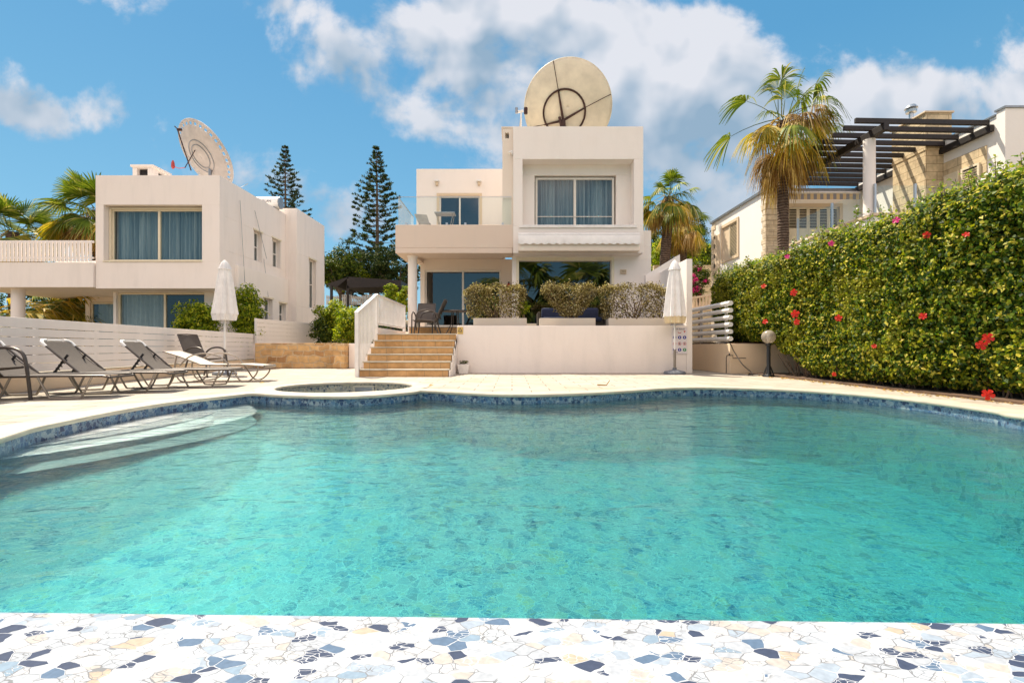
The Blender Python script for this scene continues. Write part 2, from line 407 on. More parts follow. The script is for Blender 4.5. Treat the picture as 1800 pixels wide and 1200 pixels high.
# ================= SETTING: pool, deck, ground
FLOOR_STOPS = [(0., (.42,.40,.385)), (.22, (.34,.35,.35)), (.38, (.20,.28,.37)), (.48, (.52,.40,.26)), (.56,(.42,.40,.385)), (.70,(.12,.21,.31)), (.80,(.36,.36,.36)), (.89,(.06,.11,.19))]
M['poolfloor'] = mosaic('submerged_mosaic', 13., FLOOR_STOPS, (.62,.63,.60), .05, wobble=.02)
M['band'] = mosaic('waterline_mosaic', 22., [(0., (.06,.13,.22)), (.25, (.02,.05,.13)), (.42, (.12,.19,.28)), (.55,(.03,.09,.21)), (.68,(.26,.32,.36)), (.78,(.02,.04,.11)), (.9,(.09,.18,.30))], (.22,.30,.36), .05)
M['rimtile'] = mosaic('broken_tile_rim', 24., [(0., (.33,.355,.40)), (.14, (.39,.40,.43)), (.30,(.37,.345,.33)), (.38,(.38,.41,.46)), (.50,(.27,.32,.39)), (.56,(.39,.40,.42)), (.64,(.38,.31,.25)), (.665,(.37,.40,.45)),
                       (.74,(.045,.060,.105)), (.865,(.09,.14,.22)), (.925,(.19,.26,.34)), (.96,(.38,.39,.42))], (.44,.46,.50), .055, rough=.6, dark_line=.62, stretch=(.8,1.35,1.), shards=True, rot=.55, spec=.12, rand=.86)
M['spatile'] = mosaic('spa_mosaic', 24., [(0., (.30,.30,.24)), (.3, (.16,.19,.2)), (.5, (.38,.36,.28)), (.75,(.05,.08,.13)), (.88,(.3,.32,.3))], (.30,.30,.26), .05)
M['step'] = simple('pale_pool_step', (.98,.97,.93), .5, var=.05, nscale=9)
M['stepriser'] = simple('grey_pool_riser', (.20,.24,.27), .5, var=.1, nscale=9)  # grey puts the shade of the faces turned from the sun into the colour

def deckmat():
    m, t, out = newmat('stone_paving'); tc = t.add('ShaderNodeTexCoord').outputs['Object']
    b = t.add('ShaderNodeTexBrick', {'Vector': tc, 'Color1': (.43,.385,.325,1), 'Color2': (.37,.325,.27,1), 'Mortar': (.15,.115,.08,1), 'Scale': 1., 'Mortar Size': .008,
              'Brick Width': .6, 'Row Height': .4, 'Mortar Smooth': .3, 'Bias': -.2})
    n = t.add('ShaderNodeTexNoise', {'Vector': tc, 'Scale': 2.3, 'Detail': 8., 'Roughness': .62})
    n2 = t.add('ShaderNodeTexNoise', {'Vector': tc, 'Scale': .7, 'Detail': 4., 'Roughness': .6})
    c = t.mix(1., b.outputs['Color'], t.ramp(n.outputs['Fac'], [(.3, .82), (.7, 1.12)]), 'MULTIPLY')
    c = t.mix(t.m('MULTIPLY', t.sstep(n2.outputs['Fac'], .48, .72), .4), c, (.42,.27,.16))
    bn = t.add('ShaderNodeBump', {'Height': t.m('SUBTRACT', n.outputs['Fac'], t.m('MULTIPLY', b.outputs['Fac'], .6)), 'Strength': .35, 'Distance': .01})
    prin(t, out, Base_Color=c, Roughness=.75, Normal=bn.outputs[0], Specular_IOR_Level=.3); return m
M['deck'] = deckmat()
M['coping'] = simple('stone_coping', (.48,.43,.34), .6, var=.1, nscale=4, bump=.15, bscale=30)
M['soil'] = simple('dry_soil', (.13,.075,.045), .95, var=.25, nscale=3., bump=.8, bscale=14)
M['groundm'] = simple('dry_ground', (.22,.17,.10), .95, var=.2, nscale=.4, bump=.4, bscale=6)

edge_px = [(0,770),(50,754),(100,743),(200,723),(300,707),(400,696),(446,691.5),(500,694.5),(600,697),(675,693.5),(725,689),(746,686.5),
           (820,690.5),(900,693.5),(1000,692),(1100,687),(1175,682),(1250,681),(1350,683.5),(1450,688.5),(1550,696.5),(1650,708),(1750,722),(1800,732)]
E = [G(x, y) for x, y in edge_px]
E = [(-3.4,-.6),(-3.35,.4),(-3.32,1.45),(-3.42,2.4),(-3.62,3.08)] + E + [(5.25,3.6),(5.35,2.4),(5.35,1.4),(5.35,.4),(5.35,-.6)]
pool = [(p.x, p.y) for p in catmull(E, 6)]
# the two cusps where the spa's ring meets the pool stay sharp because the source points are close together
YR0, YR1 = .55, 1.42      # rim (vanishing edge) from YR0 to YR1
ring = [p for p in pool if p[1] > .5]
ring = [(pool[0][0], .5)] + ring + [(pool[-1][0], .5)]
SPA = (-2.83, 8.27); SR = 1.13
spa = [(SPA[0]+SR*math.cos(a), SPA[1]+SR*math.sin(a)) for a in np.linspace(0, 2*math.pi, 65)[:-1]]
fill('pool_deck', [[(-9.6,-6),(6.02,-6),(6.02,12.3),(5.75,12.45),(5.7,17.5),(-9.6,17.5)], ring, spa], 0.0, M['deck'])
fill('ground', [[(-1500,-1500),(1500,-1500),(1500,1500),(-1500,1500)], [(-6.5,-2),(5.9,-2),(5.9,11),(-6.5,11)]], -.012, M['groundm'])
MB().prism([(6.02,-6),(9.5,-6),(9.5,12.3),(6.02,12.3)], -.05, .03).build('planting_soil', M['soil'])['kind'] = 'structure'

def offs(pts, d, closed=False):
    out = []; n = len(pts)
    for i, p in enumerate(pts):
        a = pts[(i-1) % n] if closed or i else pts[0]; b = pts[(i+1) % n] if closed or i < n-1 else pts[-1]
        t = Vector((b[0]-a[0], b[1]-a[1])); t.normalize(); out.append((p[0]-t.y*d, p[1]+t.x*d))
    return out
def strip(mb, prof_fn, pts, closed=False):
    """sweep a profile [(offset,z)...] along pts"""
    rows = [[(q[0], q[1], z) for q in offs(pts, d, closed)] for d, z in prof_fn]
    n = len(pts); vs = [v for r in rows for v in r]; fs = []
    for j in range(len(rows)-1):
        for i in range(n if closed else n-1):
            k = (i+1) % n; fs.append((j*n+i, j*n+k, (j+1)*n+k, (j+1)*n+i))
    mb.add(vs, fs)
mb = MB(); strip(mb, [(.30,.002),(.30,.008),(.0,.010),(-.022,.006),(-.03,-.006),(-.03,-.022),(-.022,-.034),(.02,-.036)], ring)
mb.build('pool_coping', M['coping'], smooth=True)['kind'] = 'structure'
mb = MB(); strip(mb, [(-.28,.002),(-.28,.008),(0,.010),(.02,.006),(.028,-.006),(.026,-.03),(-.01,-.034)], spa, True)
mb.build('spa_coping', M['coping'], smooth=True)['kind'] = 'structure'
mb = MB(); strip(mb, [(.0,-.03),(.0,-.27)], ring); mb.build('waterline_tile_band', M['band'], smooth=True)['kind'] = 'structure'
mb = MB(); strip(mb, [(.0,-.27),(.004,-.9),(-.25,-1.9)], ring); mb.build('pool_wall', M['poolfloor'], smooth=True)['kind'] = 'structure'
# floor: gentle slope, deeper to the right
mb = MB(); nx = 24; ny = 20; vs = []; fs = []
for j in range(ny+1):
    for i in range(nx+1):
        x = -5.2+11.2*i/nx; y = .9+8.9*j/ny
        z = -.60-.50/(1+math.exp(-(x-1.)*.9))-.55/(1+math.exp((y-4.6)*1.1))
        vs.append((x, y, z))
for j in range(ny):
    for i in range(nx): a = j*(nx+1)+i; fs.append((a, a+1, a+nx+2, a+nx+1))
mb.add(vs, fs); mb.build('pool_floor', M['poolfloor'], smooth=True)['kind'] = 'structure'
# vanishing edge rim in broken tile
mb = MB(); ZW = -.130
def rimy(x): return 1.425-.020*x
mb.add([(-4.7,YR0,ZW+.012),(5.6,YR0,ZW+.012),(5.6,rimy(5.6),ZW+.016),(-4.7,rimy(-4.7),ZW+.016),
        (-4.7,YR0,-2.),(5.6,YR0,-2.),(5.6,rimy(5.6),-2.),(-4.7,rimy(-4.7),-2.)],
       [(0,1,2,3),(0,4,5,1),(2,6,7,3),(1,5,6,2),(3,7,4,0),(7,6,5,4)])
mb.build('pool_rim', M['rimtile'], bevel=.008)['kind'] = 'structure'
# entry steps: three arcs on the left
def arc_step(name, ctl, z, zb):
    o_ = catmull(ctl, 8); top = [(p.x, p.y) for p in o_]
    inn = [(x-1.6, y) for x, y in top]
    poly = top+inn[::-1]; n = len(top)
    MB().add([(x,y,z) for x,y in poly], [tuple(range(len(poly)))]).build(name, M['step'])['kind'] = 'structure'
    m2 = MB(); m2.add([(x,y,z-.001) for x,y in top]+[(x,y,zb) for x,y in top], [(i,i+1,n+i+1,n+i) for i in range(n-1)])
    m2.build(name+'_riser', M['stepriser'])['kind'] = 'structure'
arc_step('pool_step', [(-4.6,3.55),(-4.08,4.0),(-3.93,4.7),(-3.93,5.4),(-4.05,5.95),(-4.6,6.4)], ZW-.02, -.28)
arc_step('pool_step', [(-4.7,3.3),(-4.12,3.8),(-3.78,4.5),(-3.64,5.3),(-3.77,6.1),(-4.3,6.75)], ZW-.09, -.42)
arc_step('pool_step', [(-4.5,2.9),(-3.92,3.45),(-3.46,4.3),(-3.18,5.3),(-3.28,6.2),(-3.9,7.1)], ZW-.155, -1.3)
def watermat(name, col, dens, wscale=1.):
    m, t, out = newmat(name); tc = t.add('ShaderNodeTexCoord').outputs['Object']
    mp = t.add('ShaderNodeMapping', {'Vector': tc}); mp.inputs['Scale'].default_value = (.8, 1.25, 1); mp.inputs['Rotation'].default_value = (0,0,.35)
    n1 = t.add('ShaderNodeTexNoise', {'Vector': mp.outputs[0], 'Scale': 4.2*wscale, 'Detail': 3., 'Roughness': .5, 'Distortion': .6})
    n2 = t.add('ShaderNodeTexNoise', {'Vector': mp.outputs[0], 'Scale': 15.*wscale, 'Detail': 3., 'Roughness': .55, 'Distortion': .5})
    h = t.m('ADD', t.m('MULTIPLY', n1.outputs['Fac'], 1.0), t.m('MULTIPLY', n2.outputs['Fac'], .20))
    b = t.add('ShaderNodeBump', {'Height': h, 'Strength': 1., 'Distance': .022})
    fac = schlick(t, .02, b.outputs[0], 1., 5.6)
    tr = t.add('ShaderNodeBsdfTransparent', {'Color': (1,1,1,1)}); rf = t.add('ShaderNodeBsdfRefraction', {'IOR': 1.33, 'Roughness': .0, 'Normal': b.outputs[0]})
    gl = t.add('ShaderNodeBsdfGlossy', {'Roughness': .01, 'Normal': b.outputs[0]})
    body = t.add('ShaderNodeMixShader', {0: .60, 1: tr.outputs[0], 2: rf.outputs[0]})
    mx = t.add('ShaderNodeMixShader', {0: fac, 1: body.outputs[0], 2: gl.outputs[0]}); t.l.new(mx.outputs[0], out.inputs[0])
    va = t.add('ShaderNodeVolumeAbsorption', {'Color': col+(1,), 'Density': dens}); t.l.new(va.outputs[0], out.inputs['Volume'])
    return m
M['water'] = watermat('pool_water', (.10,.885,.905), .70)
M['spawater'] = watermat('spa_water', (.45,.70,.66), .5)
wr = offs(ring, .03); wr = [p for p in wr if p[1] > 1.5]
poly = [(wr[0][0], 1.38)]+wr+[(wr[-1][0], 1.36)]
poly = [(x, max(y, rimy(x)-.02)) for x, y in poly]
MB().prism(poly[::-1], -2.05, ZW).build('pool_water', M['water'])['kind'] = 'structure'
spo = [(SPA[0]+(SR+.03)*math.cos(a), SPA[1]+(SR+.03)*math.sin(a)) for a in np.linspace(0, 2*math.pi, 65)[:-1]]
MB().prism(spo, -.78, -.17).build('spa_water', M['spawater'])['kind'] = 'structure'
mb = MB(); strip(mb, [(0,-.02),(0,-.72),(.35,-.75),(.4,-.72)], spa, True); mb.add([(x,y,-.7) for x,y in spa], [tuple(range(64))])
mb.build('spa_wall', M['spatile'])['kind'] = 'structure'
# ================= BUILDINGS
M['tile'] = bricks('terracotta_riser', (.62,.37,.17), (.55,.31,.13), (.36,.24,.14), 1., .42, .171, .006, .2)
M['stonewall'] = bricks('rubble_stone', (.66,.42,.19), (.36,.19,.08), (.55,.40,.24), 1., .34, .19, .020, 1., distort=.34)
M['clad'] = bricks('stone_cladding', (.70,.56,.36), (.62,.48,.30), (.35,.25,.15), 1., .7, .27, .010, .3)
M['quoin'] = bricks('quoin_stone', (.76,.64,.48), (.68,.55,.39), (.50,.40,.28), 1., .5, .22, .012, .5)
M['beige'] = stucco('beige_stone_trim', (.68,.54,.38), .15)
def curtmat(name, c1, c2, k=9.):
    m, t, out = newmat(name); tc = t.add('ShaderNodeTexCoord').outputs['Object']; mp = t.add('ShaderNodeMapping', {'Vector': tc}); mp.inputs['Scale'].default_value = (1,1,.03)
    n = t.add('ShaderNodeTexNoise', {'Vector': mp.outputs[0], 'Scale': k, 'Detail': 4., 'Roughness': .7}); c = t.mix(t.sstep(n.outputs['Fac'], .42, .62), c1, c2); prin(t, out, Base_Color=c, Roughness=.9); return m
M['curtain'] = curtmat('pale_blue_curtain', (.30,.38,.44), (.62,.67,.70))
M['sheer'] = simple('white_curtain', (.70,.72,.74), .9, var=.05)
M['darkwood'] = simple('dark_stained_wood', (.016,.010,.009), .6, var=.3, nscale=9)
M['grey'] = simple('grey_metal', (.30,.31,.33), .4, .6, var=.1)
M['steel'] = simple('brushed_steel', (.50,.52,.54), .35, .8, var=.05)
M['redp'] = simple('red_plastic', (.45,.04,.03), .4)

def curtain(mb, x0, x1, y, z0, z1, pleat=.15, amp=.055, rng=random.Random(3)):
    n = max(8, int((x1-x0)/pleat*8)); vs = []; ph = rng.random()*6
    for i in range(n+1):
        x = x0+(x1-x0)*i/n; a = amp*math.sin(x/pleat*6.283+ph+.8*math.sin(x*5))+amp*.4*math.sin(x*31)
        for z in (z0, z1): vs.append((x, y+a, z))
    mb.add(vs, [(2*i, 2*i+2, 2*i+3, 2*i+1) for i in range(n)])
def window(parent, x0, x1, z0, z1, y, name='window', mull=(.5,), fw=.055, glass='glass', fmat='alu', room=None, curtains=None, depth=.07, label=None, cmat='curtain'):
    fr = MB().ring(x0, x1, z0, z1, y, y+depth, fw)
    for f in mull:
        xm = x0+(x1-x0)*f; fr.box(xm-fw*.6, xm+fw*.6, y-.004, y+depth-.004, z0+fw, z1-fw)
    f = fr.build(name, M[fmat], parent, bevel=.006, label=label)
    MB().add([(x0+fw*.5,y+depth*.5,z0+fw*.5),(x1-fw*.5,y+depth*.5,z0+fw*.5),(x1-fw*.5,y+depth*.5,z1-fw*.5),(x0+fw*.5,y+depth*.5,z1-fw*.5)], [(0,1,2,3)]).build('pane', M[glass], f)
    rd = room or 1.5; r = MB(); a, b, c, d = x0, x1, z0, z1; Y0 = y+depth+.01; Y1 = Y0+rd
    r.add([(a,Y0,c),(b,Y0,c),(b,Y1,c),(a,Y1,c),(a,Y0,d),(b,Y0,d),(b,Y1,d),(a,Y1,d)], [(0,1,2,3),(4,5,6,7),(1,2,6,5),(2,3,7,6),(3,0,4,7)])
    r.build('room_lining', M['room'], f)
    if curtains:
        m2 = MB()
        for (u0, u1) in curtains: curtain(m2, x0+(x1-x0)*u0, x0+(x1-x0)*u1, y+depth+.14, z0+.01, z1-.01)
        m2.build('curtain', M[cmat], f)
    return f

# ---------------- main villa
villa = thing('villa', 'white cubic villa with glass balcony behind the pool terrace, huge dish on its roof', 'house', (0.3, 18, 0))
FY = 15.5
# left wing under the balcony
m = MB()
m.wall(-3.32, -.0, 1.03, 3.86, 17.5, 17.75, [(-3.16,-.40,1.42,3.47)])
m.box(-3.32,-3.12,17.75,24,0,3.86)
m.build('ground_floor_wall', M['warm'], villa)
m = MB(); m.box(-3.16,-.40,17.45,17.74,1.30,1.419); m.build('threshold', M['white'], villa, bevel=.01)
window(villa, -3.16,-.40,1.42,3.47,17.56,'sliding_door',(.5,),.06,'darkglass',room=3.5)
m = MB(); m.box(-3.74,.034,FY,15.598,3.86,4.60); m.box(-3.74,-.312,15.598,18.0,3.86,4.60); m.box(-3.74,.02,FY,FY+.8,3.69,3.858); m.box(-3.74,-3.2,FY+.8,17.5,3.69,3.858)
m.build('balcony', M['tan'], villa, bevel=.012)
MB().lathe(-3.29,16.0,[(.17,1.03),(.17,1.10),(.15,1.11),(.15,3.62),(.18,3.66),(.18,3.69)],28).build('column', M['wall'], villa, smooth=True)
# upper left room
m = MB(); m.wall(-3.56,-.33,4.60,7.31,18.0,18.25,[(-2.70,-1.20,4.62,6.30)])
m.box(-3.56,-3.31,18.25,24,3.8,7.31); m.box(-3.31,-.33,18.25,24,7.0,7.12); m.box(-3.31,-.33,23.75,24,4.6,7.31)
m.build('upper_room_wall', M['wall'], villa, bevel=.012)
m = MB().ring(-2.80,-1.12,4.55,6.40,17.97,18.0,.09); m.build('window_surround', M['beige'], villa)
window(villa,-2.70,-1.20,4.62,6.30,18.05,'balcony_door',(.5,),.05,'darkglass',room=2.)
# chimney
m = MB(); m.wall(-.31,.034,4.60,7.75,15.62,15.80,[(-.22,-.10,7.42,7.60)]); m.wall(15.80,16.45,4.6,7.75,-.31,-.14,[(15.95,16.3,7.05,7.55)],'y')
m.box(-.14,.034,15.80,16.45,4.6,7.40); m.box(-.31,.034,16.45,16.6,4.6,7.75); m.box(-.34,.034,15.60,16.62,7.752,7.79)
m.build('chimney', M['warm'], villa)
MB().box(-.13,.03,15.82,16.44,7.41,7.74).build('flue', M['dark'], villa)
# tower
m = MB()
m.wall(.036,4.21,3.69,7.75,FY,FY+.5,[(.34,3.91,4.57,6.70)])
m.wall(.036,4.21,4.0,7.75,FY+.5,FY+.75,[(.75,3.45,4.62,6.37)])
m.box(.036,.28,FY+.75,24,4.6,7.75); m.box(3.96,4.21,FY+.75,24,3.69,7.75); m.box(.28,3.96,FY+.75,24,7.35,7.5); m.box(.28,3.96,23.7,24,4.6,7.75)
m.box(.036,4.21,FY+.5,FY+.75,3.69,4.0); m.build('tower_wall', M['wall'], villa, bevel=.01)
m = MB(); m.box(.22,4.0,FY-.05,FY-.002,4.50,4.56); m.box(.34,3.91,FY+.002,FY+.5,4.572,4.60); m.build('window_sill', M['white'], villa, bevel=.006)
win = window(villa,.78,3.41,4.64,6.33,FY+.62,'bedroom_window',(.5,),.07,'glass','alu',1.5,[(.02,.49),(.51,.98)],.09)
m = MB(); m.bar((.85,FY+.60,5.02),(3.34,FY+.60,5.02),.02,.02)
for x in (1.38,2.7): m.bar((x,FY+.60,4.71),(x,FY+.60,6.26),.02,.02)
m.build('guard_rail', M['alu'], win)
# lower block
m = MB()
m.wall(0.,4.61,1.03,4.0,16.02,16.3,[(.19,3.32,1.42,3.58)])
m.box(4.22,4.61,16.02,22,4.0,4.54); m.box(4.33,4.61,16.3,22,0,4.0); m.box(0.,.16,16.3,17.5,1.03,3.86); m.box(4.0,4.21,16.02,22,4.0,4.2)
m.build('living_room_wall', M['wall'], villa, bevel=.008)
m = MB(); m.ring(.14,3.38,1.36,3.64,15.985,16.018,.09); m.build('window_surround', M['cream'], villa, bevel=.008)
window(villa,.19,3.32,1.42,3.58,16.12,'picture_window',(),.045,'darkglass',room=2.5)
m = MB(); m.ring(3.58,3.78,3.10,3.24,15.97,16.015,.02)
for i in range(4): m.box(3.60+i*.044,3.625+i*.044,15.98,16.012,3.12,3.22)
m.build('wall_vent', M['beige'], villa)
for x in (-3.0,-.55): pass
m = MB()
for i in range(9):   # balustrade panes on the balcony front and side
    pass
bal = thing('glass_balustrade', 'clear frameless glass balustrade along the villa balcony edge', 'balustrade', (-1.8,15.6,4.6))
def pane_y(x0,x1,y,z0,z1,par,nm='glass_panel'): return MB().box(x0,x1,y,y+.012,z0,z1).build(nm, M['clear'], par)
for a,b in ((-3.66,-1.78),(-1.76,-.02)): pane_y(a,b,FY+.06,4.62,5.50,bal)
MB().box(-3.67,-3.658,FY+.08,17.98,4.62,5.50).build('glass_panel', M['clear'], bal)
m = MB(); m.box(-3.67,-.02,FY+.052,FY+.080,5.50,5.512); m.box(-3.676,-3.652,FY+.08,17.98,5.50,5.512); m.build('top_edge', M['steel'], bal)
for x in (-3.4,-2.1,-1.5,-.3):
    MB().box(x-.03,x+.03,FY+.04,FY+.09,4.602,4.68).build('clamp', M['steel'], bal)
# awning
aw = thing('awning', 'retracted white scalloped awning under the upper window of the villa', 'awning', (2.1,15.4,3.9))
MB().tube([(.20,15.30,4.22),(4.02,15.30,4.22)],.075,14).build('roller', M['white'], aw, smooth=True)
m = MB(); n = 90; vs = []
for i in range(n+1):
    x = .20+3.82*i/n; zb = 3.93-.035*abs(math.sin(math.pi*i/n*16)); vs += [(x,15.19,4.20),(x,15.13,4.07),(x,15.125+.01*math.sin(i),zb)]
fs = []
for i in range(n): fs += [(3*i,3*i+3,3*i+4,3*i+1),(3*i+1,3*i+4,3*i+5,3*i+2)]
m.add(vs,fs); m.build('valance', M['white'], aw, smooth=True)
m = MB(); m.box(.20,4.02,15.20,15.48,3.70,3.95); m.build('cassette', M['warm'], aw, bevel=.02)
# terrace with retaining wall
ter = thing('terrace', 'raised pool terrace with white retaining wall in front of the villa', 'terrace', (.5,14,0))
m = MB(); m.box(-1.43,4.538,12.57,12.78,0,1.24); m.box(-3.5,4.6,12.905,17.5,0,1.03); m.box(-1.43,4.538,12.78,12.905,0,1.03); m.build('retaining_wall', M['wall2'], ter, bevel=.012)
m = MB(); m.box(-3.62,-3.502,12.62,17.4,0,1.19); m.build('side_kerb', M['wall'], ter, bevel=.01)
m = MB(); m.box(-3.1,4.3,14.6,17.5,1.031,1.27); m.build('platform_riser', M['tile'], ter)
m = MB(); m.box(-3.12,4.3,14.58,17.5,1.271,1.30); m.build('platform_floor', M['deck'], ter, bevel=.01)
m = MB(); m.box(-3.5,4.5,12.6+.31,14.58,1.031,1.036); m.build('terrace_paving', M['deck'], ter)
# wing wall
m = MB(); m.add([(4.54,12.57,0),(4.69,12.57,0),(4.69,14.9,0),(4.54,14.9,0),(4.54,12.57,2.97),(4.69,12.57,2.97),(4.69,14.9,2.97),(4.54,14.9,2.97)],[(0,3,2,1),(4,5,6,7),(0,1,5,4),(1,2,6,5),(2,3,7,6),(3,0,4,7)])
o = m.build('wing_wall', M['wall'], loc=(4.6,13.7,0), bevel=.01); tag(o, 'tall narrow white wall ending the terrace behind the closed parasol', 'wall')
m = MB(); m.xprism([P(1135,484,14.9),P(1150,474,14.9),P(1195,447,14.9),P(1200,600,14.9),P(1135,600,14.9)],(0,.18,0))
o = m.build('stair_wall', M['wall'], loc=(4.6,15,1.0)); tag(o, 'sloping white stair wall between villa and narrow wing wall', 'wall')
# stairs
st = thing('staircase', 'six terracotta tiled steps with white side up to the terrace', 'stairs', (-2.5,11.8,0))
h = 1.03/6
for i in range(6):
    y0 = 11.1+.3*i; y1 = 12.906
    MB().box(-3.5,-1.465,y0,y1,h*i+(.0 if i == 0 else .001),h*(i+1)-.028).build('step', M['tile'], st)
m = MB()
for i in range(6): m.box(-3.52,-1.452,11.1+.3*i-.025,11.1+.3*i+(.296 if i<5 else .05),h*(i+1)-.027,h*(i+1)+.002)
m.build('nosing', M['coping'], st, bevel=.006)
m = MB(); pts = [(-1.449,11.1,0)]
for i in range(6): pts += [(-1.449,11.1+.3*i,h*(i+1)-.03),(-1.449,11.1+.3*(i+1),h*(i+1)-.03)]
pts[-1] = (-1.449,12.565,pts[-1][2]); pts.append((-1.449,12.565,0)); m.xprism(pts,(.022,0,0)); m.build('side_panel', M['wall'], st)
# stair railing
rl = thing('stair_railing', 'white vertical slat railing climbing the left of the steps', 'railing', (-3.5,12,0))
m = MB(); m.bar((-3.56,11.05,1.47),(-3.54,12.65,2.06),.09,.035); m.build('handrail', M['white'], rl, bevel=.006)
m = MB(); m.bar((-3.55,12.65,2.06),(-3.54,15.95,2.03),.08,.035); m.build('handrail', M['white'], rl, bevel=.006)
for b_ in ((-3.59,-3.50,11.03,11.12,.0,1.46),(-3.585,-3.505,12.6,12.68,1.19,2.04),(-3.585,-3.505,15.85,15.93,1.19,2.01)): MB().box(*b_).build('post', M['white'], rl, bevel=.006)
m = MB()
for i in range(13):
    f = (i+.8)/14; y = 11.1+1.5*f; m.box(-3.555,-3.535,y-.016,y+.016,max(0.02,.12+1.03*f-.1),1.455+.57*f)
for i in range(24):
    y = 12.75+3.1*i/24; m.box(-3.555,-3.535,y-.02,y+.02,1.30,2.035)
m.build('slats', M['white'], rl)
m = MB(); m.bar((-3.545,12.65,1.30),(-3.545,15.9,1.30),.05,.04); m.build('bottom_rail', M['white'], rl)

# ---------------- left villa
lv = thing('villa', 'pale cube villa on the left with wide blue-curtained upper window', 'house', (-11.5,20,0))
LX, LD, TZ = -9.675, 16.0, 6.36
wx0, wx1 = PX(182,16), PX(355,16)
m = MB(); m.wall(-13.78,LX,2.62,TZ,LD,LD+.3,[(wx0,wx1,PZ(460,16),PZ(360,16))])
m.wall(LD+.3,20.66,2.62,TZ,LX-.3,LX,[(18.13,18.72,3.94,5.08),(19.52,20.22,3.95,5.10)],'y')
m.box(-13.78,-13.5,LD+.3,21,2.62,TZ); m.box(-13.5,LX-.3,LD+.3,21,6.0,6.1); m.box(-13.5,LX-.3,LD+.3,17.4,2.62,2.8)
m.build('upper_wall', M['wall2'], lv, bevel=.012)
m = MB(); m.box(wx0,wx1,LD-.03,LD+.28,PZ(460,16),PZ(457.5,16)); m.ring(wx0+.02,wx1-.02,PZ(457,16),PZ(362,16),LD+.20,LD+.26,.05); m.build('window_surround', M['cream'], lv)
window(lv,wx0+.05,wx1-.03,PZ(457,16),PZ(364,16),LD+.27,'bedroom_window',(.5,),.06,'glass','cream',1.2,[(.01,.5),(.5,.99)],.08)
# rear block
m = MB(); m.wall(20.66,23.7,0,6.61,-9.49,-9.19,[(21.9,22.7,2.45,4.7)],'y'); m.box(-12.,-9.49,20.66,20.95,0,6.61); m.box(-12.,-9.49,23.4,23.7,0,6.61); m.box(-12,-11.7,20.95,23.4,0,6.61)
m.build('rear_wall', M['wall2'], lv, bevel=.01)
# lower floor
m = MB(); m.wall(16.9,20.66,0,3.55,-9.85,-9.55,[(18.62,19.30,1.6,2.58),(19.85,20.45,1.6,2.50)],'y')
gx0, gx1 = PX(208,17), PX(362,17)
m.wall(PX(203,17),-9.85,0,2.62,16.9,17.15,[(gx0,gx1,.1,2.60)])
m.box(PX(203,17)-.0,PX(203,17)+.12,17.15,19.,0,2.62)
m.build('lower_wall', M['wall'], lv, bevel=.01)
m = MB(); m.wall(PX(150,19),PX(203,19)+.2,0,2.75,19.0,19.2,[(PX(158,19),PX(203,19),.1,2.45)]); m.build('inner_wall', M['warm'], lv)
window(lv,gx0,gx1,.1,2.59,17.0,'sliding_door',(.53,),.06,'glass','cream',2.,[(.02,.5)],.08, cmat='sheer')
window(lv,PX(158,19),PX(203,19),.1,2.44,19.05,'sliding_door',(),.06,'glass','cream',1.5,[(.1,.98)],.08, cmat='sheer')
def sidewin(par, X, y0, y1, z0, z1, name='side_window', shut=False):
    m = MB().ringy(y0,y1,z0,z1,X-.22,X-.16,.06); m.box(X-.22,X-.16,(y0+y1)/2-.03,(y0+y1)/2+.03,z0,z1); m.box(X-.22,X-.17,y0,y1,(z0+z1)/2-.02,(z0+z1)/2+.02)
    f = m.build(name, M['white'], par)
    MB().add([(X-.19,y0,z0),(X-.19,y1,z0),(X-.19,y1,z1),(X-.19,y0,z1)],[(0,1,2,3)]).build('pane', M['glass'], f)
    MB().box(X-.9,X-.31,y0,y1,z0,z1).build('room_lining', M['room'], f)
    m = MB()
    n_ = int((z1-z0)/.06)
    for i in range(n_): m.bar((X-.145,y0+.05,z0+.04+i*.06),(X-.145,(y0+y1)/2,z0+.04+i*.06),.045,.012)
    m.build('shutter_slats', M['white'], f)
    MB().box(X-.02,X+.03,y0-.05,y1+.05,z1,z1+.06).build('lintel_trim', M['cream'], f)
sidewin(lv,LX,18.13,18.72,3.94,5.08); sidewin(lv,LX,19.52,20.22,3.95,5.10)
sidewin(lv,-9.55,18.62,19.30,1.6,2.58); sidewin(lv,-9.55,19.85,20.45,1.6,2.50); sidewin(lv,-9.19,21.9,22.7,2.45,4.7)
# balcony slab, column, balusters
m = MB(); m.box(-18.5,-13.80,15.93,20,2.65,3.47); m.build('balcony_slab', M['wall2'], lv, bevel=.01)
MB().lathe(PX(32,16.4),16.4,[(.18,0),(.18,2.65)],24).build('column', M['wall2'], lv, smooth=True)
m = MB(); m.box(-18.5,-13.80,15.92,15.98,4.12,4.19); m.box(-18.5,-13.80,15.92,15.98,3.60,3.65)
m.build('balcony_handrail', M['slat'], lv)
m = MB()
for i in range(36):
    x = -18.4+i*.128; m.box(x,x+.088,15.90,15.925,3.49,4.16)
m.build('balcony_slats', M['slat'], lv)
m = MB(); m.box(-18.4,-13.9,19.5,19.56,4.10,4.16)
for i in range(34): m.box(-18.4+i*.132,-18.4+i*.132+.09,19.48,19.5,3.5,4.14)
m.build('rear_slats', M['slat'], lv)
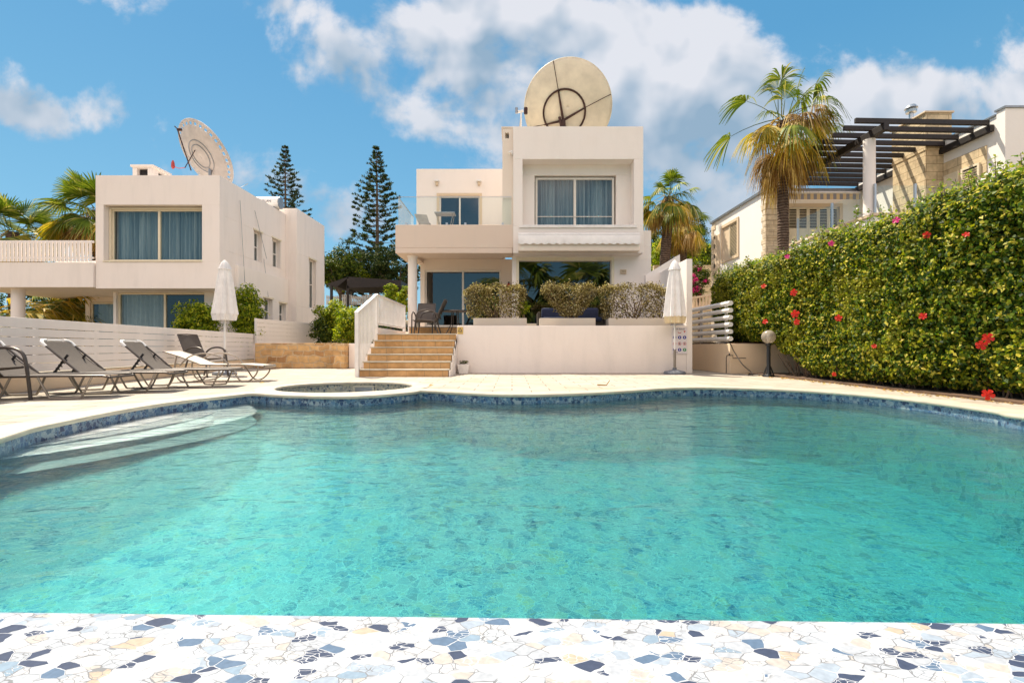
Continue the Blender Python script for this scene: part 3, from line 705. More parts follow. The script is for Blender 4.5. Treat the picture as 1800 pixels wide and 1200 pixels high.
# chimney
m = MB(); x0,x1 = PX(233,18),PX(268,18); z0,z1 = 6.1,PZ(290,18)
m.wall(x0,x1,z0,z1-.08,18,18.15,[(x0+.16,x1-.18,7.05,z1-.12)]); m.wall(18.15,18.9,z0,z1-.08,x1-.15,x1,[(18.3,18.8,6.95,z1-.14)],'y'); m.box(x0,x0+.12,18.15,18.9,z0,z1-.08); m.box(x0,x1-.15,18.75,18.9,z0,z1-.08)
m.box(x0-.05,x1+.05,17.95,18.95,z1-.078,z1); m.build('chimney', M['wall2'], lv)
MB().box(x0+.13,x1-.16,18.16,18.74,z0,z1-.1).build('flue', M['dark'], lv)
m = MB()
for (a, b) in (((421,352),(424,497)),((447,370),(463,455)),((463,455),(466,525)),((431,480),(434,560))):
    X = LX+.012; D0 = 850*X/(a[0]-900); D1 = 850*X/(b[0]-900); m.tube([(X+.02,D0,PZ(a[1],D0)),(X+.13,D1,PZ(b[1],D1))],.008,5)
m.build('wall_cable', M['grey'], lv)

# ---------------- right villa (stone trimmed)
rv = thing('villa', 'stone-trimmed white villa with dark beam pergola on the slope above the hedge', 'house', (12.5,19,0))
AX = 10.5
m = MB(); m.wall(20.,25.4,0,7.13,AX,AX+.3,[(22.5,24.1,4.95,6.6)],'y'); m.box(AX+.3,14.3,25.1,25.4,0,7.13)
m.wall(AX+.62,14.3,0,7.13,20.,20.3,[(11.42,13.55,4.0,6.45)]); m.build('wall', M['wallw'], rv)
m = MB(); m.box(AX-.08,AX+.34,19.97,25.45,7.131,7.24); m.box(AX+.34,14.25,19.97,20.34,7.131,7.24); m.build('parapet_coping', M['grey'], rv)
m = MB()
for i in range(30):
    w_ = .55 if i % 2 else .40
    m.box(AX-.03,AX+.62,19.96,20.0+w_*.6,i*.236,i*.236+.225)
m.build('quoins', M['quoin'], rv, bevel=.012)['label'] = 'rough beige corner stones'
m = MB()
for i in range(28): m.box(AX-.03,AX,25.15-(.22 if i%2 else .0),25.43,i*.25,i*.25+.24)
m.build('quoins', M['quoin'], rv, bevel=.012)['label'] = 'rough beige corner stones'
m = MB().ringy(22.35,24.25,4.85,6.72,AX-.05,AX-.002,.15); f = m.build('window', M['beige'], rv, bevel=.01)
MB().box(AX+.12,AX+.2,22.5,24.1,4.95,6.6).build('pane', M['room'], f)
m = MB()
for i in range(24): m.bar((AX+.03,22.52,5.0+i*.066),(AX+.03,23.35,5.0+i*.066),.05,.012)
m.ringy(22.5,23.4,4.95,6.6,AX+.0,AX+.06,.06); m.build('shutter', M['cream'], f)
MB().box(AX+.02,AX+.08,23.42,24.09,4.96,6.59).build('closed_panel', M['beige'], f)
m = MB(); m.box(AX-.03,AX-.002,24.4,25.1,2.,6.4); m.build('stone_panel', M['beige'], rv)
# terrace wall
m = MB(); m.box(11.,11.25,14.7,19.99,0,4.66); m.box(11.25,16,14.7,14.95,0,4.66); m.build('terrace_wall', M['wallw'], rv)
m = MB(); m.box(10.95,11.3,14.65,19.96,4.662,4.75); m.box(11.3,16,14.65,15.0,4.662,4.75); m.build('terrace_coping', M['beige'], rv, bevel=.01)
m = MB(); m.box(11.25,14.3,14.95,20,4.1,4.2); m.build('terrace_floor', M['deck'], rv)
# shuttered door bay
m = MB(); m.ring(11.3,13.65,3.9,6.6,19.94,19.998,.13); m.build('door_surround', M['beige'], rv)
for k in range(5):
    x0 = 11.43+k*.422; m = MB().ring(x0,x0+.41,4.1,6.44,20.02,20.06,.05); m.box(x0+.05,x0+.36,20.03,20.055,4.15,5.6)
    f = m.build('shutter', M['cream'], rv)
    m = MB()
    for i in range(12): m.bar((x0+.05,20.045,5.63+i*.063),(x0+.36,20.045,5.63+i*.063),.045,.012)
    m.build('louvres', M['cream'], f)
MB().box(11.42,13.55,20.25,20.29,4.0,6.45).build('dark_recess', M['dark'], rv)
# receding wall with ledger and cladding
WX = 14.3
m = MB(); m.wall(14.25,20.0,3.8,7.5,WX,WX+.3,[(14.75,16.0,4.2,6.55)],'y'); m.box(WX-.02,18.5,14.0,14.25,3.8,7.60); m.box(WX+.3,18.5,20,20.3,3.8,7.5); m.build('upper_wall', M['wallw'], rv)
m = MB(); m.box(WX-.05,18.5,13.97,14.29,7.602,7.66); m.box(WX-.04,WX+.34,14.29,20,7.502,7.55); m.build('roof_edge', M['grey'], rv)
m = MB(); m.box(13.70,WX-.002,16.02,17.4,3.8,7.2); m.build('stone_pier', M['clad'], rv)
m = MB(); m.box(13.68,WX-.004,16.0,17.42,7.2,8.42); m.box(WX-.004,14.55,16.0,17.42,7.56,8.42); cm = m.build('chimney', M['clad'], rv)
MB().box(13.63,14.6,15.95,17.47,8.421,8.48).build('chimney_cap', M['beige'], cm, bevel=.01)
MB().lathe(13.95,16.9,[(.07,8.48),(.07,8.85),(.16,8.86),(.17,8.95),(.09,8.96),(.09,9.0),(.2,9.01),(.12,9.12),(.02,9.16)],14).build('cowl', M['steel'], cm, smooth=True)
m = MB(); m.box(WX-.03,WX-.002,14.55,16.0,3.9,6.75); m.build('stone_panel', M['clad'], rv)
m = MB().ringy(15.42,15.92,4.2,6.3,WX-.09,WX-.032,.06); m.box(WX-.08,WX-.04,15.48,15.86,4.2,6.24); m.build('shutter', M['cream'], rv)
m = MB().ringy(14.72,15.32,4.2,6.3,WX-.09,WX-.032,.06); f = m.build('shutter', M['cream'], rv)
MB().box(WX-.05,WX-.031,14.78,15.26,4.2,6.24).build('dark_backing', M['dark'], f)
m = MB()
for i in range(22): m.bar((WX-.065,14.78,4.6+i*.074),(WX-.065,15.26,4.6+i*.074),.05,.014,up=(1,0,1))
m.build('louvres', M['cream'], f)
# column + pergola
MB().lathe(11.12,15.05,[(.18,4.75),(.165,4.8),(.165,7.12)],24).build('column', M['wall'], rv, smooth=True)
pg = thing('pergola', 'dark brown beam pergola over the upper terrace beside the tall palm', 'pergola', (12.6,17,7.2))
m = MB(); m.bar((11.12,14.35,7.24),(11.12,20.1,7.24),.16,.22); m.build('main_beam', M['darkwood'], pg, bevel=.01)
m = MB(); m.bar((14.2,14.3,7.16),(14.2,19.95,7.16),.12,.20); m.build('ledger_beam', M['darkwood'], pg, bevel=.01)
rf0 = MB().bar((10.25,14.45,7.44),(14.24,14.45,7.37),.085,.15).build('rafter', M['darkwood'], pg, bevel=.01)
for i in range(1,12):
    c = rf0.copy(); COL.objects.link(c); c.parent = pg; c.location = (0,.495*i,0)
# glass posts
gb = thing('glass_balustrade', 'glass balustrade with steel posts on the terrace wall above the hedge', 'balustrade', (12,16,4.75))
for (x,y) in ((11.12,14.82),(12.35,14.82),(11.12,16.8),(11.12,18.8)):
    MB().box(x-.03,x+.03,y-.03,y+.03,4.76,5.68).build('post', M['steel'], gb)
for a,b in ((11.2,12.28),(12.42,13.6)): MB().box(a,b,14.81,14.822,4.85,5.62).build('glass_panel', M['clear'], gb)
for a,b in ((14.9,16.74),(16.86,18.74)): MB().box(11.115,11.127,a,b,4.85,5.62).build('glass_panel', M['clear'], gb)
# right awning
ra = thing('awning', 'beige and grey striped awning valance over the shuttered terrace doors', 'awning', (12.7,19.7,6.7))
MB().tube([(11.25,19.75,6.98),(14.2,19.75,6.98)],.06,10).build('roller', M['white'], ra, smooth=True)
def stripemat():
    m, t, out = newmat('striped_canvas'); tc = t.add('ShaderNodeTexCoord').outputs['Object']
    sx = t.add('ShaderNodeSeparateXYZ', {0: tc}); f = t.m('GREATER_THAN', t.m('FRACT', t.m('MULTIPLY', sx.outputs[0], 3.76)), .5)
    prin(t, out, Base_Color=t.mix(f, (.66,.50,.28), (.27,.26,.29)), Roughness=.85); return m
M['stripe'] = stripemat()
MB().box(11.28,14.2,19.72,19.728,6.70,6.95).build('valance', M['stripe'], ra)
# ================= PLANTS
M['bark'] = simple('tree_bark', (.16,.11,.07), .9, var=.3, nscale=5, bump=.8, bscale=18)
def palmbark():
    m, t, out = newmat('palm_bark'); tc = t.add('ShaderNodeTexCoord').outputs['Object']
    wv = t.add('ShaderNodeTexWave', {'Vector': tc, 'Scale': 3.2, 'Distortion': 5., 'Detail': 3.}, wave_type='BANDS', bands_direction='Z')
    n = t.add('ShaderNodeTexNoise', {'Vector': tc, 'Scale': 9., 'Detail': 5.})
    c = t.mix(wv.outputs['Fac'], (.085,.055,.040), (.19,.135,.10)); c = t.mix(1., c, t.ramp(n.outputs['Fac'], [(.3,.6),(.7,1.2)]), 'MULTIPLY')
    b = t.add('ShaderNodeBump', {'Height': wv.outputs['Fac'], 'Strength': .8, 'Distance': .03}); prin(t, out, Base_Color=c, Roughness=.95, Normal=b.outputs[0], Specular_IOR_Level=.15); return m
M['palmbark'] = palmbark()
M['hedge'] = leafmat('hedge_leaf', [(0.,(.012,.030,.003)),(.36,(.040,.082,.005)),(.66,(.14,.19,.008)),(.87,(.40,.37,.018)),(1.,(.62,.50,.10))], .5, .26, .14, patch=((.32,.29,.02),1.1,.5))
M['hedgetop'] = leafmat('hedge_new_leaf', [(0.,(.06,.13,.015)),(.4,(.14,.20,.02)),(.8,(.30,.32,.04)),(1.,(.42,.33,.10))], .35, .4, .5)
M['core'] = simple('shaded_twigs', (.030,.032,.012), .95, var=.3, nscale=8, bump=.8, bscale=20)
M['palmleaf'] = leafmat('palm_green', [(0.,(.050,.085,.010)),(.5,(.115,.165,.015)),(.85,(.24,.26,.03)),(1.,(.45,.38,.14))], .5, .22, .2)
M['palmdry'] = leafmat('palm_dry', [(0.,(.14,.065,.02)),(.4,(.32,.18,.05)),(.75,(.50,.33,.12)),(1.,(.66,.50,.30))], .7, .3, .2)
M['palmyel'] = leafmat('palm_yellowing', [(0.,(.14,.14,.015)),(.4,(.34,.26,.02)),(.8,(.58,.38,.04)),(1.,(.62,.46,.20))], .6, .35, .3)
M['pine'] = leafmat('pine_needle', [(0.,(.012,.028,.008)),(.6,(.034,.060,.014)),(1.,(.11,.12,.03))], .6, .12, .12)
M['dgreen'] = leafmat('dark_leaf', [(0.,(.014,.032,.005)),(.6,(.055,.090,.010)),(1.,(.18,.19,.02))], .55, .22, .15)
M['ygreen'] = leafmat('yellow_green_leaf', [(0.,(.035,.07,.005)),(.5,(.17,.24,.010)),(.85,(.40,.42,.02)),(1.,(.56,.50,.06))], .5, .42, .18)
M['olive'] = leafmat('variegated_leaf', [(0.,(.045,.032,.010)),(.35,(.13,.095,.03)),(.7,(.30,.23,.09)),(.9,(.50,.42,.22)),(1.,(.62,.54,.34))], .6, .2, .15)
M['twig'] = simple('twig', (.17,.11,.07), .9, var=.2)
def flowermat(name, col):
    m, t, out = newmat(name); p = t.add('ShaderNodeBsdfPrincipled', {'Base Color': col+(1,), 'Roughness': .5})
    tr = t.add('ShaderNodeBsdfTranslucent', {'Color': col+(1,)}); mx = t.add('ShaderNodeMixShader', {0: .35, 1: p.outputs[0], 2: tr.outputs[0]}); t.l.new(mx.outputs[0], out.inputs[0]); return m
M['redfl'] = flowermat('hibiscus_red', (.80,.030,.015)); M['magfl'] = flowermat('bougainvillea_magenta', (.70,.02,.22))

def frond(mb, o, az, el, Lp, Rf, rng, nseg=24, spread=1.9, droop=.55, hang=.0, pw=.018, gaps=0.):
    a = Vector((math.cos(az)*math.cos(el), math.sin(az)*math.cos(el), math.sin(el)))
    pts = []; sag = .18*Lp*(1+hang)
    for i in range(5):
        u = i/4; pts.append(o+a*Lp*u+Vector((0,0,-sag*u*u)))
    mb.tube(pts, [pw,pw*.9,pw*.75,pw*.6,pw*.45], 4, cap=False)
    c = pts[-1]; a2 = (pts[-1]-pts[-2]).normalized(); b = a2.cross(Vector((0,0,1)))
    if b.length < .1: b = Vector((math.sin(az), -math.cos(az), 0))
    b.normalize(); tw = rng.uniform(-.5,.5); n = b.cross(a2).normalized(); b = (b*math.cos(tw)+n*math.sin(tw)).normalized(); n = b.cross(a2).normalized()
    dth = spread*2/nseg
    for k in range(nseg):
        if rng.random() < gaps: continue
        th = -spread+dth*(k+.5); ln = Rf*(.72+.28*math.cos(th*.6))*rng.uniform(.88,1.06)
        d = (a2*math.cos(th)+b*math.sin(th)+n*.12*math.cos(th*1.)).normalized(); s_ = n.cross(d).normalized()
        vs = []; dr = droop*rng.uniform(.7,1.35)
        for u in (.04,.3,.52,.68,.84,1.0):
            r = u*ln; w_ = min(r*math.tan(dth*.52), ln*dth*.30*(1.02-u)**.75/.62+.0015)
            dz = -dr*ln*max(0,u-.38)**1.7*1.5 - hang*ln*u*u*.5
            fo = -abs(math.sin(th))*.22*r
            p = c+d*r+Vector((0,0,dz+fo*.6)); pl = n*(.012*ln if True else 0)
            pull = 1-.35*max(0,u-.5)
            vs += [p-s_*w_-pl*.5, p+s_*w_+pl*.5]
        mb.add(vs, [(2*i,2*i+1,2*i+3,2*i+2) for i in range(5)])
def palm(name, label, base, top, tr, seed, ngreen=26, ndry=20, Lp=1.0, Rf=1.1, nyel=6, lo=-.35, skirt=1.0, nseg=22, group=None, lean=(0,0), spread=1.9, wind=0., ragged=0., dk=1., extra=()):
    rng = random.Random(seed); base = Vector(base); top = Vector(top)
    t = thing(name, label, 'palm tree', tuple(base), 0, group)
    pts = []; n = 26
    for i in range(n+1):
        u = i/n; pts.append(base.lerp(top, u)+Vector((math.sin(u*3)*lean[0], math.sin(u*3)*lean[1], 0)))
    rs = [tr*(1.25-.3*min(1,u*3)-.10*u)*(1+.04*math.sin(i*2.3)) for i, u in ((i, i/n) for i in range(n+1))]
    MB().tube(pts, rs, 16).build('trunk', M['palmbark'], t, smooth=True)
    mg = MB(); my = MB(); md = MB()
    def put(mb, el, Lk, Rk, droop, hang):
        droop *= dk; hang *= dk
        az = rng.uniform(0, 6.283); o = top+Vector((math.cos(az)*tr*.7, math.sin(az)*tr*.7, rng.uniform(-.25,.15)))
        if wind: az += wind*math.sin(-az)*.3
        frond(mb, o, az, el, Lp*Lk*rng.uniform(.8,1.15), Rf*Rk*rng.uniform(.85,1.12), rng, nseg, spread*rng.uniform(.8,1.05), droop, hang, gaps=.10*ragged)
    for i in range(ngreen):
        u = (i+.5)/ngreen; put(mg, 1.45-(1.45-lo)*u**.9+rng.uniform(-.12,.12)*(1+2*ragged), 1.+.35*ragged*rng.uniform(-1,1), 1., .35+.5*u+.3*ragged*u, .1+.3*u)
    for i in range(nyel): put(my, rng.uniform(-.75,-.1+.3*ragged), 1.-.3*ragged, .95-.08*ragged, .8, .5)
    for i in range(ndry): put(md, rng.uniform(-1.35,-.55+1.3*ragged*(i%2)), .75*skirt, .85*skirt, 1.0, .6)
    for (az, el, l_, r_) in extra: frond(mg, top+Vector((math.cos(az)*tr*.6, math.sin(az)*tr*.6, .1)), az, el, l_, r_, rng, nseg, spread*.85, .6, .25, gaps=.12)
    mg.build('crown', M['palmleaf'], t)
    if nyel: my.build('yellowing_fronds', M['palmyel'], t)
    if ndry: md.build('dry_fronds', M['palmdry'], t)
    return t

def tree_leaves(C0, rad, nclump, nleaf, rng, clump=.35, shell=.55):
    C = []; N = []
    for k in range(nclump):
        d = rng.normal(0,1,3); d /= np.linalg.norm(d); r = shell+(1-shell)*rng.random()
        cc = np.array(C0)+d*np.array(rad)*r; cr = clump*(.6+.8*rng.random())
        e = rng.normal(0,1,(nleaf,3)); e /= np.linalg.norm(e,axis=1)[:,None]; rr = (.45+.55*rng.random(nleaf))[:,None]
        C.append(cc+e*rr*cr*np.array([1,1,.75])); N.append(e+d*.5)
    return np.concatenate(C), np.concatenate(N)
def tree(name, label, base, centre, rad, mat, seed, nclump=70, nleaf=90, size=.12, clump=.4, tr=.09, cat='tree', group=None, aspect=.5, shell=.5, limbs=6):
    rng = np.random.default_rng(seed); t = thing(name, label, cat, base, 0, group)
    C, N = tree_leaves(centre, rad, nclump, nleaf, rng, clump, shell)
    m = MB(); b = Vector(base); c = Vector(centre); fork = b.lerp(c, .6)
    m.tube([b, b.lerp(fork,.5)+Vector((tr*.5,0,0)), fork], [tr*1.3,tr,tr*.8], 8)
    for k in range(limbs):
        p = Vector(C[rng.integers(len(C))]); mid = fork.lerp(p,.5)+Vector((0,0,.1*rad[2])); m.tube([fork, mid, p], [tr*.6,tr*.4,tr*.12], 6)
    m.build('trunk' if cat == 'tree' else 'stems', M['bark'], t, smooth=True)
    leaves('crown' if cat == 'tree' else 'foliage', C, N, size, M[mat], t, rng=rng, aspect=aspect, jit=.5)
    return t

# tall ragged palm in front of the right villa
def tallpalm():
    bx, by = PX(1373,17.2), 17.2
    return palm('palm_tree', 'tall ragged palm with brown drooping skirt rising above the hedge', (bx+.05,by,0), (bx+.02,by,PZ(214,17.2)), .205, 11, ngreen=11, ndry=22, nyel=17, Lp=1.35, Rf=.95, lo=.1, skirt=.95, lean=(.04,0), spread=1.6, nseg=26, ragged=1., extra=((.05,1.0,2.1,1.0),(.2,.25,1.9,.95),(3.3,.6,1.5,1.0),(1.7,1.3,1.7,.8),(3.0,-.1,1.6,1.0),(4.2,1.1,1.5,.9)))
tallpalm()
palm('palm_tree', 'palm with green fan crown just right of the white villa', (PX(1161,26),26,1.5), (PX(1176,26),26,PZ(347,26)), .30, 5, ngreen=26, ndry=22, nyel=10, Lp=.85, Rf=.8, lo=-.6, skirt=1.0, nseg=16, spread=1.4)
palm('palm_tree', 'shaggy second palm behind the green-crowned one, its dry skirt hanging low', (PX(1197,29),29,1.5), (PX(1201,29),29,PZ(392,29)), .28, 6, ngreen=12, ndry=26, nyel=14, Lp=.8, Rf=.75, lo=-.5, skirt=1.05, nseg=16, spread=1.4)
palm('palm_tree', 'leftmost fan palm above the slatted balcony rail', (PX(30,25),25,0), (PX(22,25),25,PZ(408,25)), .3, 21, ngreen=34, ndry=10, nyel=6, Lp=1.25, Rf=1.3, lo=-.5, nseg=30, dk=.4)
palm('palm_tree', 'fan palm partly hidden behind the left villa wall', (PX(176,23.5),23.5,0), (PX(174,23.5),23.5,PZ(372,23.5)), .3, 33, ngreen=38, ndry=14, nyel=8, Lp=1.15, Rf=1.15, lo=-.7, nseg=28, dk=.55)
def sweep():
    t = thing('weeping_palm', 'windblown golden-green fronds sweeping under the left balcony', 'palm tree', (-19.5,20,0)); rng = random.Random(77); mg = MB(); my = MB()
    for i in range(70):
        o = Vector((-21.6+rng.uniform(0,3.6),20+rng.uniform(-.6,.9),1.15+rng.uniform(0,1.2))); frond(mg if i % 3 == 0 else my, o, rng.uniform(-.35,.35), rng.uniform(.25,.75), rng.uniform(.8,1.6), rng.uniform(1.1,1.7), rng, 16, .55, .35, .25, .02)
    mg.build('green_fronds', M['palmleaf'], t); my.build('golden_fronds', M['palmyel'], t); MB().tube([(-20.2,20,0),(-20.0,20,1.6)],.25,10).build('trunk', M['palmbark'], t)
sweep()
# palms on the seaward side, visible as reflections in the windows
palm('palm_tree', 'palm seen only as the dark reflection at left in the picture window', (.2,-8,-1), (.6,-8,5.4), .28, 51, ngreen=34, ndry=24, nyel=0, Lp=2.5, Rf=2.4, lo=-.7, nseg=16)
palm('palm_tree', 'palm seen only as the dark reflection at right in the picture window', (5.4,-9,-1), (5.9,-9,5.2), .28, 52, ngreen=34, ndry=16, nyel=0, Lp=2.5, Rf=2.4, lo=-.7, nseg=16)

# conifers
def conifer(label, base, H, Rm, seed, t0=.0, dense=1.):
    rng = np.random.default_rng(seed); t = thing('norfolk_pine', label, 'conifer', base); b = np.array(base)
    m = MB(); m.tube([tuple(b), (b[0]+.05,b[1],b[2]+H*.5), (b[0],b[1],b[2]+H)], [.20,.12,.02], 8); C = []; N = []; L = []
    z = H-.15; k = 0
    while z > H*t0+.4:
        u = (H-z)/H; R_ = Rm*(1-(1-min(1,u*1.12))**1.7)*(.85+.3*rng.random()); nb = 6
        for i in range(nb):
            az = 6.283*i/nb+rng.random()*.7; ln = R_*rng.uniform(.72,1.08)+.12; d = np.array([math.cos(az),math.sin(az),0.])
            pts = []
            for s_ in np.linspace(0,1,5): pts.append(tuple(b+d*ln*s_+np.array([0,0,z-.05*ln*math.sin(s_*3)+.22*ln*s_*s_])))
            m.tube(pts, [.028,.022,.018,.012,.006], 4, cap=False)
            nc = max(2, int(ln*5.5*dense)); ss = 1-rng.random(nc)**1.3*.62
            for s_ in ss:
                c = b+d*ln*s_+np.array([0,0,z+.22*ln*s_*s_-.02]); e = rng.normal(0,1,(11,3)); e /= np.linalg.norm(e,axis=1)[:,None]
                sz = .13+.05*min(1,ln)
                C.append(c+e*sz*.62*np.array([1,1,.6])); A = e+d*.6+np.array([0,0,.7]); N.append(A)
        z -= .27+.14*u+.08*rng.random()
    m.build('trunk', M['bark'], t)
    C = np.concatenate(C); A = np.concatenate(N); n = len(C); A /= np.linalg.norm(A,axis=1)[:,None]
    Bv = np.cross(A, rng.normal(0,1,(n,3))); Bv /= np.linalg.norm(Bv,axis=1)[:,None]; Ln = (.17*(.7+.6*rng.random(n)))[:,None]
    V = np.stack([C-A*Ln*.5, C+Bv*Ln*.2, C+A*Ln*.6, C-Bv*Ln*.2],1).reshape(-1,3)
    npmesh('crown', V, np.arange(4*n).reshape(-1,4), M['pine'], t)
conifer('shorter dark conifer with tiered branches, rising behind the left villa', (PX(501,38),38,3.), PZ(256,38)-3., 2.6, 3, dense=.8)
conifer('slender tall conifer standing between the two villas', (PX(662,34),34,2.5), PZ(257,34)-2.5, 2.45, 8, dense=.95)
tree('tree', 'small thin sapling left of the slender conifer', (PX(617,30),30,2.), (PX(617,30),30,PZ(448,30)), (.9,.9,1.1), 'pine', 61, 26, 26, .16, .22, .05, aspect=.3)
for (px,py,D,rx,rz,mat,sd,lab) in ((60,548,27,4.5,1.5,'dgreen',70,'wide dark tree mass behind the left balcony column'),(598,470,29,1.3,1.2,'dgreen',71,'dark tree beside the left villa back corner'),(650,470,32,1.9,1.3,'pine',72,'broad dark tree at the foot of the slender conifer'),
        (700,475,30,1.7,1.9,'pine',73,'dark tree tucked against the white column of the villa'),(606,487,31,1.6,.8,'ygreen',74,'yellow-green low tree behind the dark shade canopy'),
        (1150,440,34,1.6,1.6,'dgreen',75,'dark tree behind the palm trunks by the white villa'),(1213,432,33,1.4,2.1,'dgreen',76,'bushy tree right of the shaggy palm trunk'),
        (1238,448,36,1.4,.9,'ygreen',77,'light green tree beside the stone-trimmed villa corner'),(1180,455,31,2.2,1.2,'ygreen',78,'yellow-green tree between the two palm trunks')):
    tree('tree', lab, (PX(px,D),D,1.2), (PX(px,D),D,PZ(py,D)), (rx,rx*.8,rz), mat, sd, 75, 70, .16, .42, .1)
# shrubs
def bush(lab, px, py, D, rx, ry, rz, mat, sd, n=70, nl=80, size=.09, zb=0., clump=.24):
    return tree('shrub', lab, (PX(px,D),D,zb), (PX(px,D),D,PZ(py,D)), (rx,ry,rz), mat, sd, n, nl, size, clump, .03, cat='shrub', shell=.35)
bush('yellow-green shrub behind the slat fence, left of the parasol', 350,565,15.6,.72,.5,.72,'ygreen',81,95)
bush('yellow-green shrub behind the slat fence, right of the parasol', 436,556,16.65,.50,.3,1.05,'ygreen',82,110)
bush('dark green shrub under the left balcony', 118,552,21,1.5,.9,1.0,'dgreen',83)
bush('round green shrub against the left villa rear corner', 588,563,19.5,.80,.7,.80,'ygreen',84,90)
bush('sprawling green shrub behind the stone wall beside the stair railing', 620,575,17.4,.75,.7,.65,'ygreen',85,100)
bush('dark green shrub at the end of the tall slat fence', 572,585,19.0,.45,.5,.6,'dgreen',86,50)
bush('small conical shrub behind the stair railing', 687,522,20,.30,.3,.65,'ygreen',87,36,clump=.16)
bush('slim conical shrub touching the white column', 708,527,19.6,.22,.3,.6,'ygreen',88,30,clump=.14)
# hillside behind
def hz(x, y):
    if y < 22: return -.03
    b = min(1, (y-22)/10); b = b*b*(3-2*b)
    return -.03+b*2.2+max(0,y-30)*.055+.25*math.sin(x*.5+y*.3)*b
m = MB(); xs = np.linspace(-70,70,57); ys = [21,22,24,26,28,30,33,37,42,50,60,75,100]; vs = [(x,y,hz(x,y)) for y in ys for x in xs]; nx = len(xs)
m.add(vs, [(j*nx+i,j*nx+i+1,(j+1)*nx+i+1,(j+1)*nx+i) for j in range(len(ys)-1) for i in range(nx-1)])
m.build('hillside', M['groundm'], smooth=True)['kind'] = 'structure'
rng = np.random.default_rng(5); C = []; N = []
for k in range(420):
    y = 24+rng.random()**.7*40; x = rng.uniform(-1,1)*y*1.15
    if -14 < x < -8 and y < 26 or -5 < x < 5.5 and y < 26 or 10 < x < 20 and y < 28: continue
    r = .5+.6*rng.random(); e = rng.normal(0,1,(70,3)); e /= np.linalg.norm(e,axis=1)[:,None]; e[:,2] = abs(e[:,2])
    C.append(np.array([x,y,hz(x,y)+.1])+e*r*(.7+.3*rng.random((70,1)))); N.append(e)
o = leaves('hillside_scrub', np.concatenate(C), np.concatenate(N), .24, M['dgreen'], rng=rng); o['kind'] = 'stuff'

# planters and clipped shrubs on the terrace edge
def planter(lab, slab, x0, x1, sx0, sx1, z0, z1, sd, funnel=0., tag2=None):
    p = thing('planter', lab, 'planter', ((x0+x1)/2,12.98,1.03)); 
    m = MB(); y0, y1 = 12.80, 13.2
    m.box(x0,x1,y0,y0+.05,1.03,1.45); m.box(x0,x1,y1-.05,y1,1.03,1.45); m.box(x0,x0+.05,y0+.05,y1-.05,1.03,1.45); m.box(x1-.05,x1,y0+.05,y1-.05,1.03,1.45)
    m.build('trough', M['planter'], p, bevel=.012); MB().box(x0+.05,x1-.05,y0+.05,y1-.05,1.30,1.41).build('soil', M['soil'], p)
    t = thing('clipped_shrub', slab, 'shrub', ((x0+x1)/2,13.0,1.41)); r = np.random.default_rng(sd); rr = random.Random(sd)
    n = 5200; zz = z0+(z1-z0)*r.random(n)**.85; u = (zz-z0)/(z1-z0); cx = (sx0+sx1)/2; hw = (sx1-sx0)/2
    w_ = hw*(1-funnel*(1-u)**1.3); a = r.uniform(-1,1,n); a = np.sign(a)*np.abs(a)**.7
    top = (r.random(n) < .25); zz = np.where(top, z1-.10*r.random(n)+.05*np.sin(a*9+sd)+.09*r.random(n)**5, zz)
    w_ = np.where(top, hw, w_); y = 13.0+r.uniform(-1,1,n)*.30*(1-.4*np.abs(a)); 
    zz = zz-.13*np.abs(a)**5*(zz-z0)/(z1-z0); X = cx+a*w_+r.normal(0,.035,n); C = np.stack([X,y,zz+r.normal(0,.03,n)],1); N = np.stack([a*.8,(y-13.)*3,(u-.3)],1)
    leaves('foliage', C, N, .056, M['olive'], t, rng=r, aspect=.5, jit=.8)
    m = MB()
    for i in range(int((x1-x0)*11)):
        b = Vector((rr.uniform(x0+.15,x1-.15) if not funnel else cx+rr.uniform(-.15,.15),13.0+rr.uniform(-.08,.08),1.40)); e = Vector((cx+rr.uniform(-1,1)*hw*.85,13.+rr.uniform(-.2,.2),z0+(z1-z0)*rr.uniform(.4,.95)))
        m.tube([b, b.lerp(e,.5)+Vector((rr.uniform(-.05,.05),0,.05)), e], [.012,.009,.004], 5)
    m.build('stems', M['twig'], t)
M['planter'] = stucco('weathered_planter', (.55,.48,.40), .5)
planter('white trough planter at the left end of the terrace wall', 'clipped variegated shrub in the left trough, squarest of the three', PX(832,12.8),PX(926,12.8),PX(817,13),PX(924,13),PZ(557,13),PZ(503,13),1,.12)
planter('trough planter in the middle of the terrace wall', 'funnel-shaped variegated shrub in the middle trough', PX(949,12.8),PX(1047,12.8),PX(952,13),PX(1052,13),PZ(556,13),PZ(501,13),2,.75)
planter('longest trough planter, ending behind the right parasol', 'darkest clipped shrub in the right trough beside the parasol', PX(1070,12.8),PX(1178,12.8),PX(1054,13),PX(1172,13),PZ(560,13),PZ(502,13),3,.1)
bush('bright green seedling at the edge of the left trough', 920,541,13.05,.17,.15,.22,'ygreen',89,14,50,.06,1.4,.09)

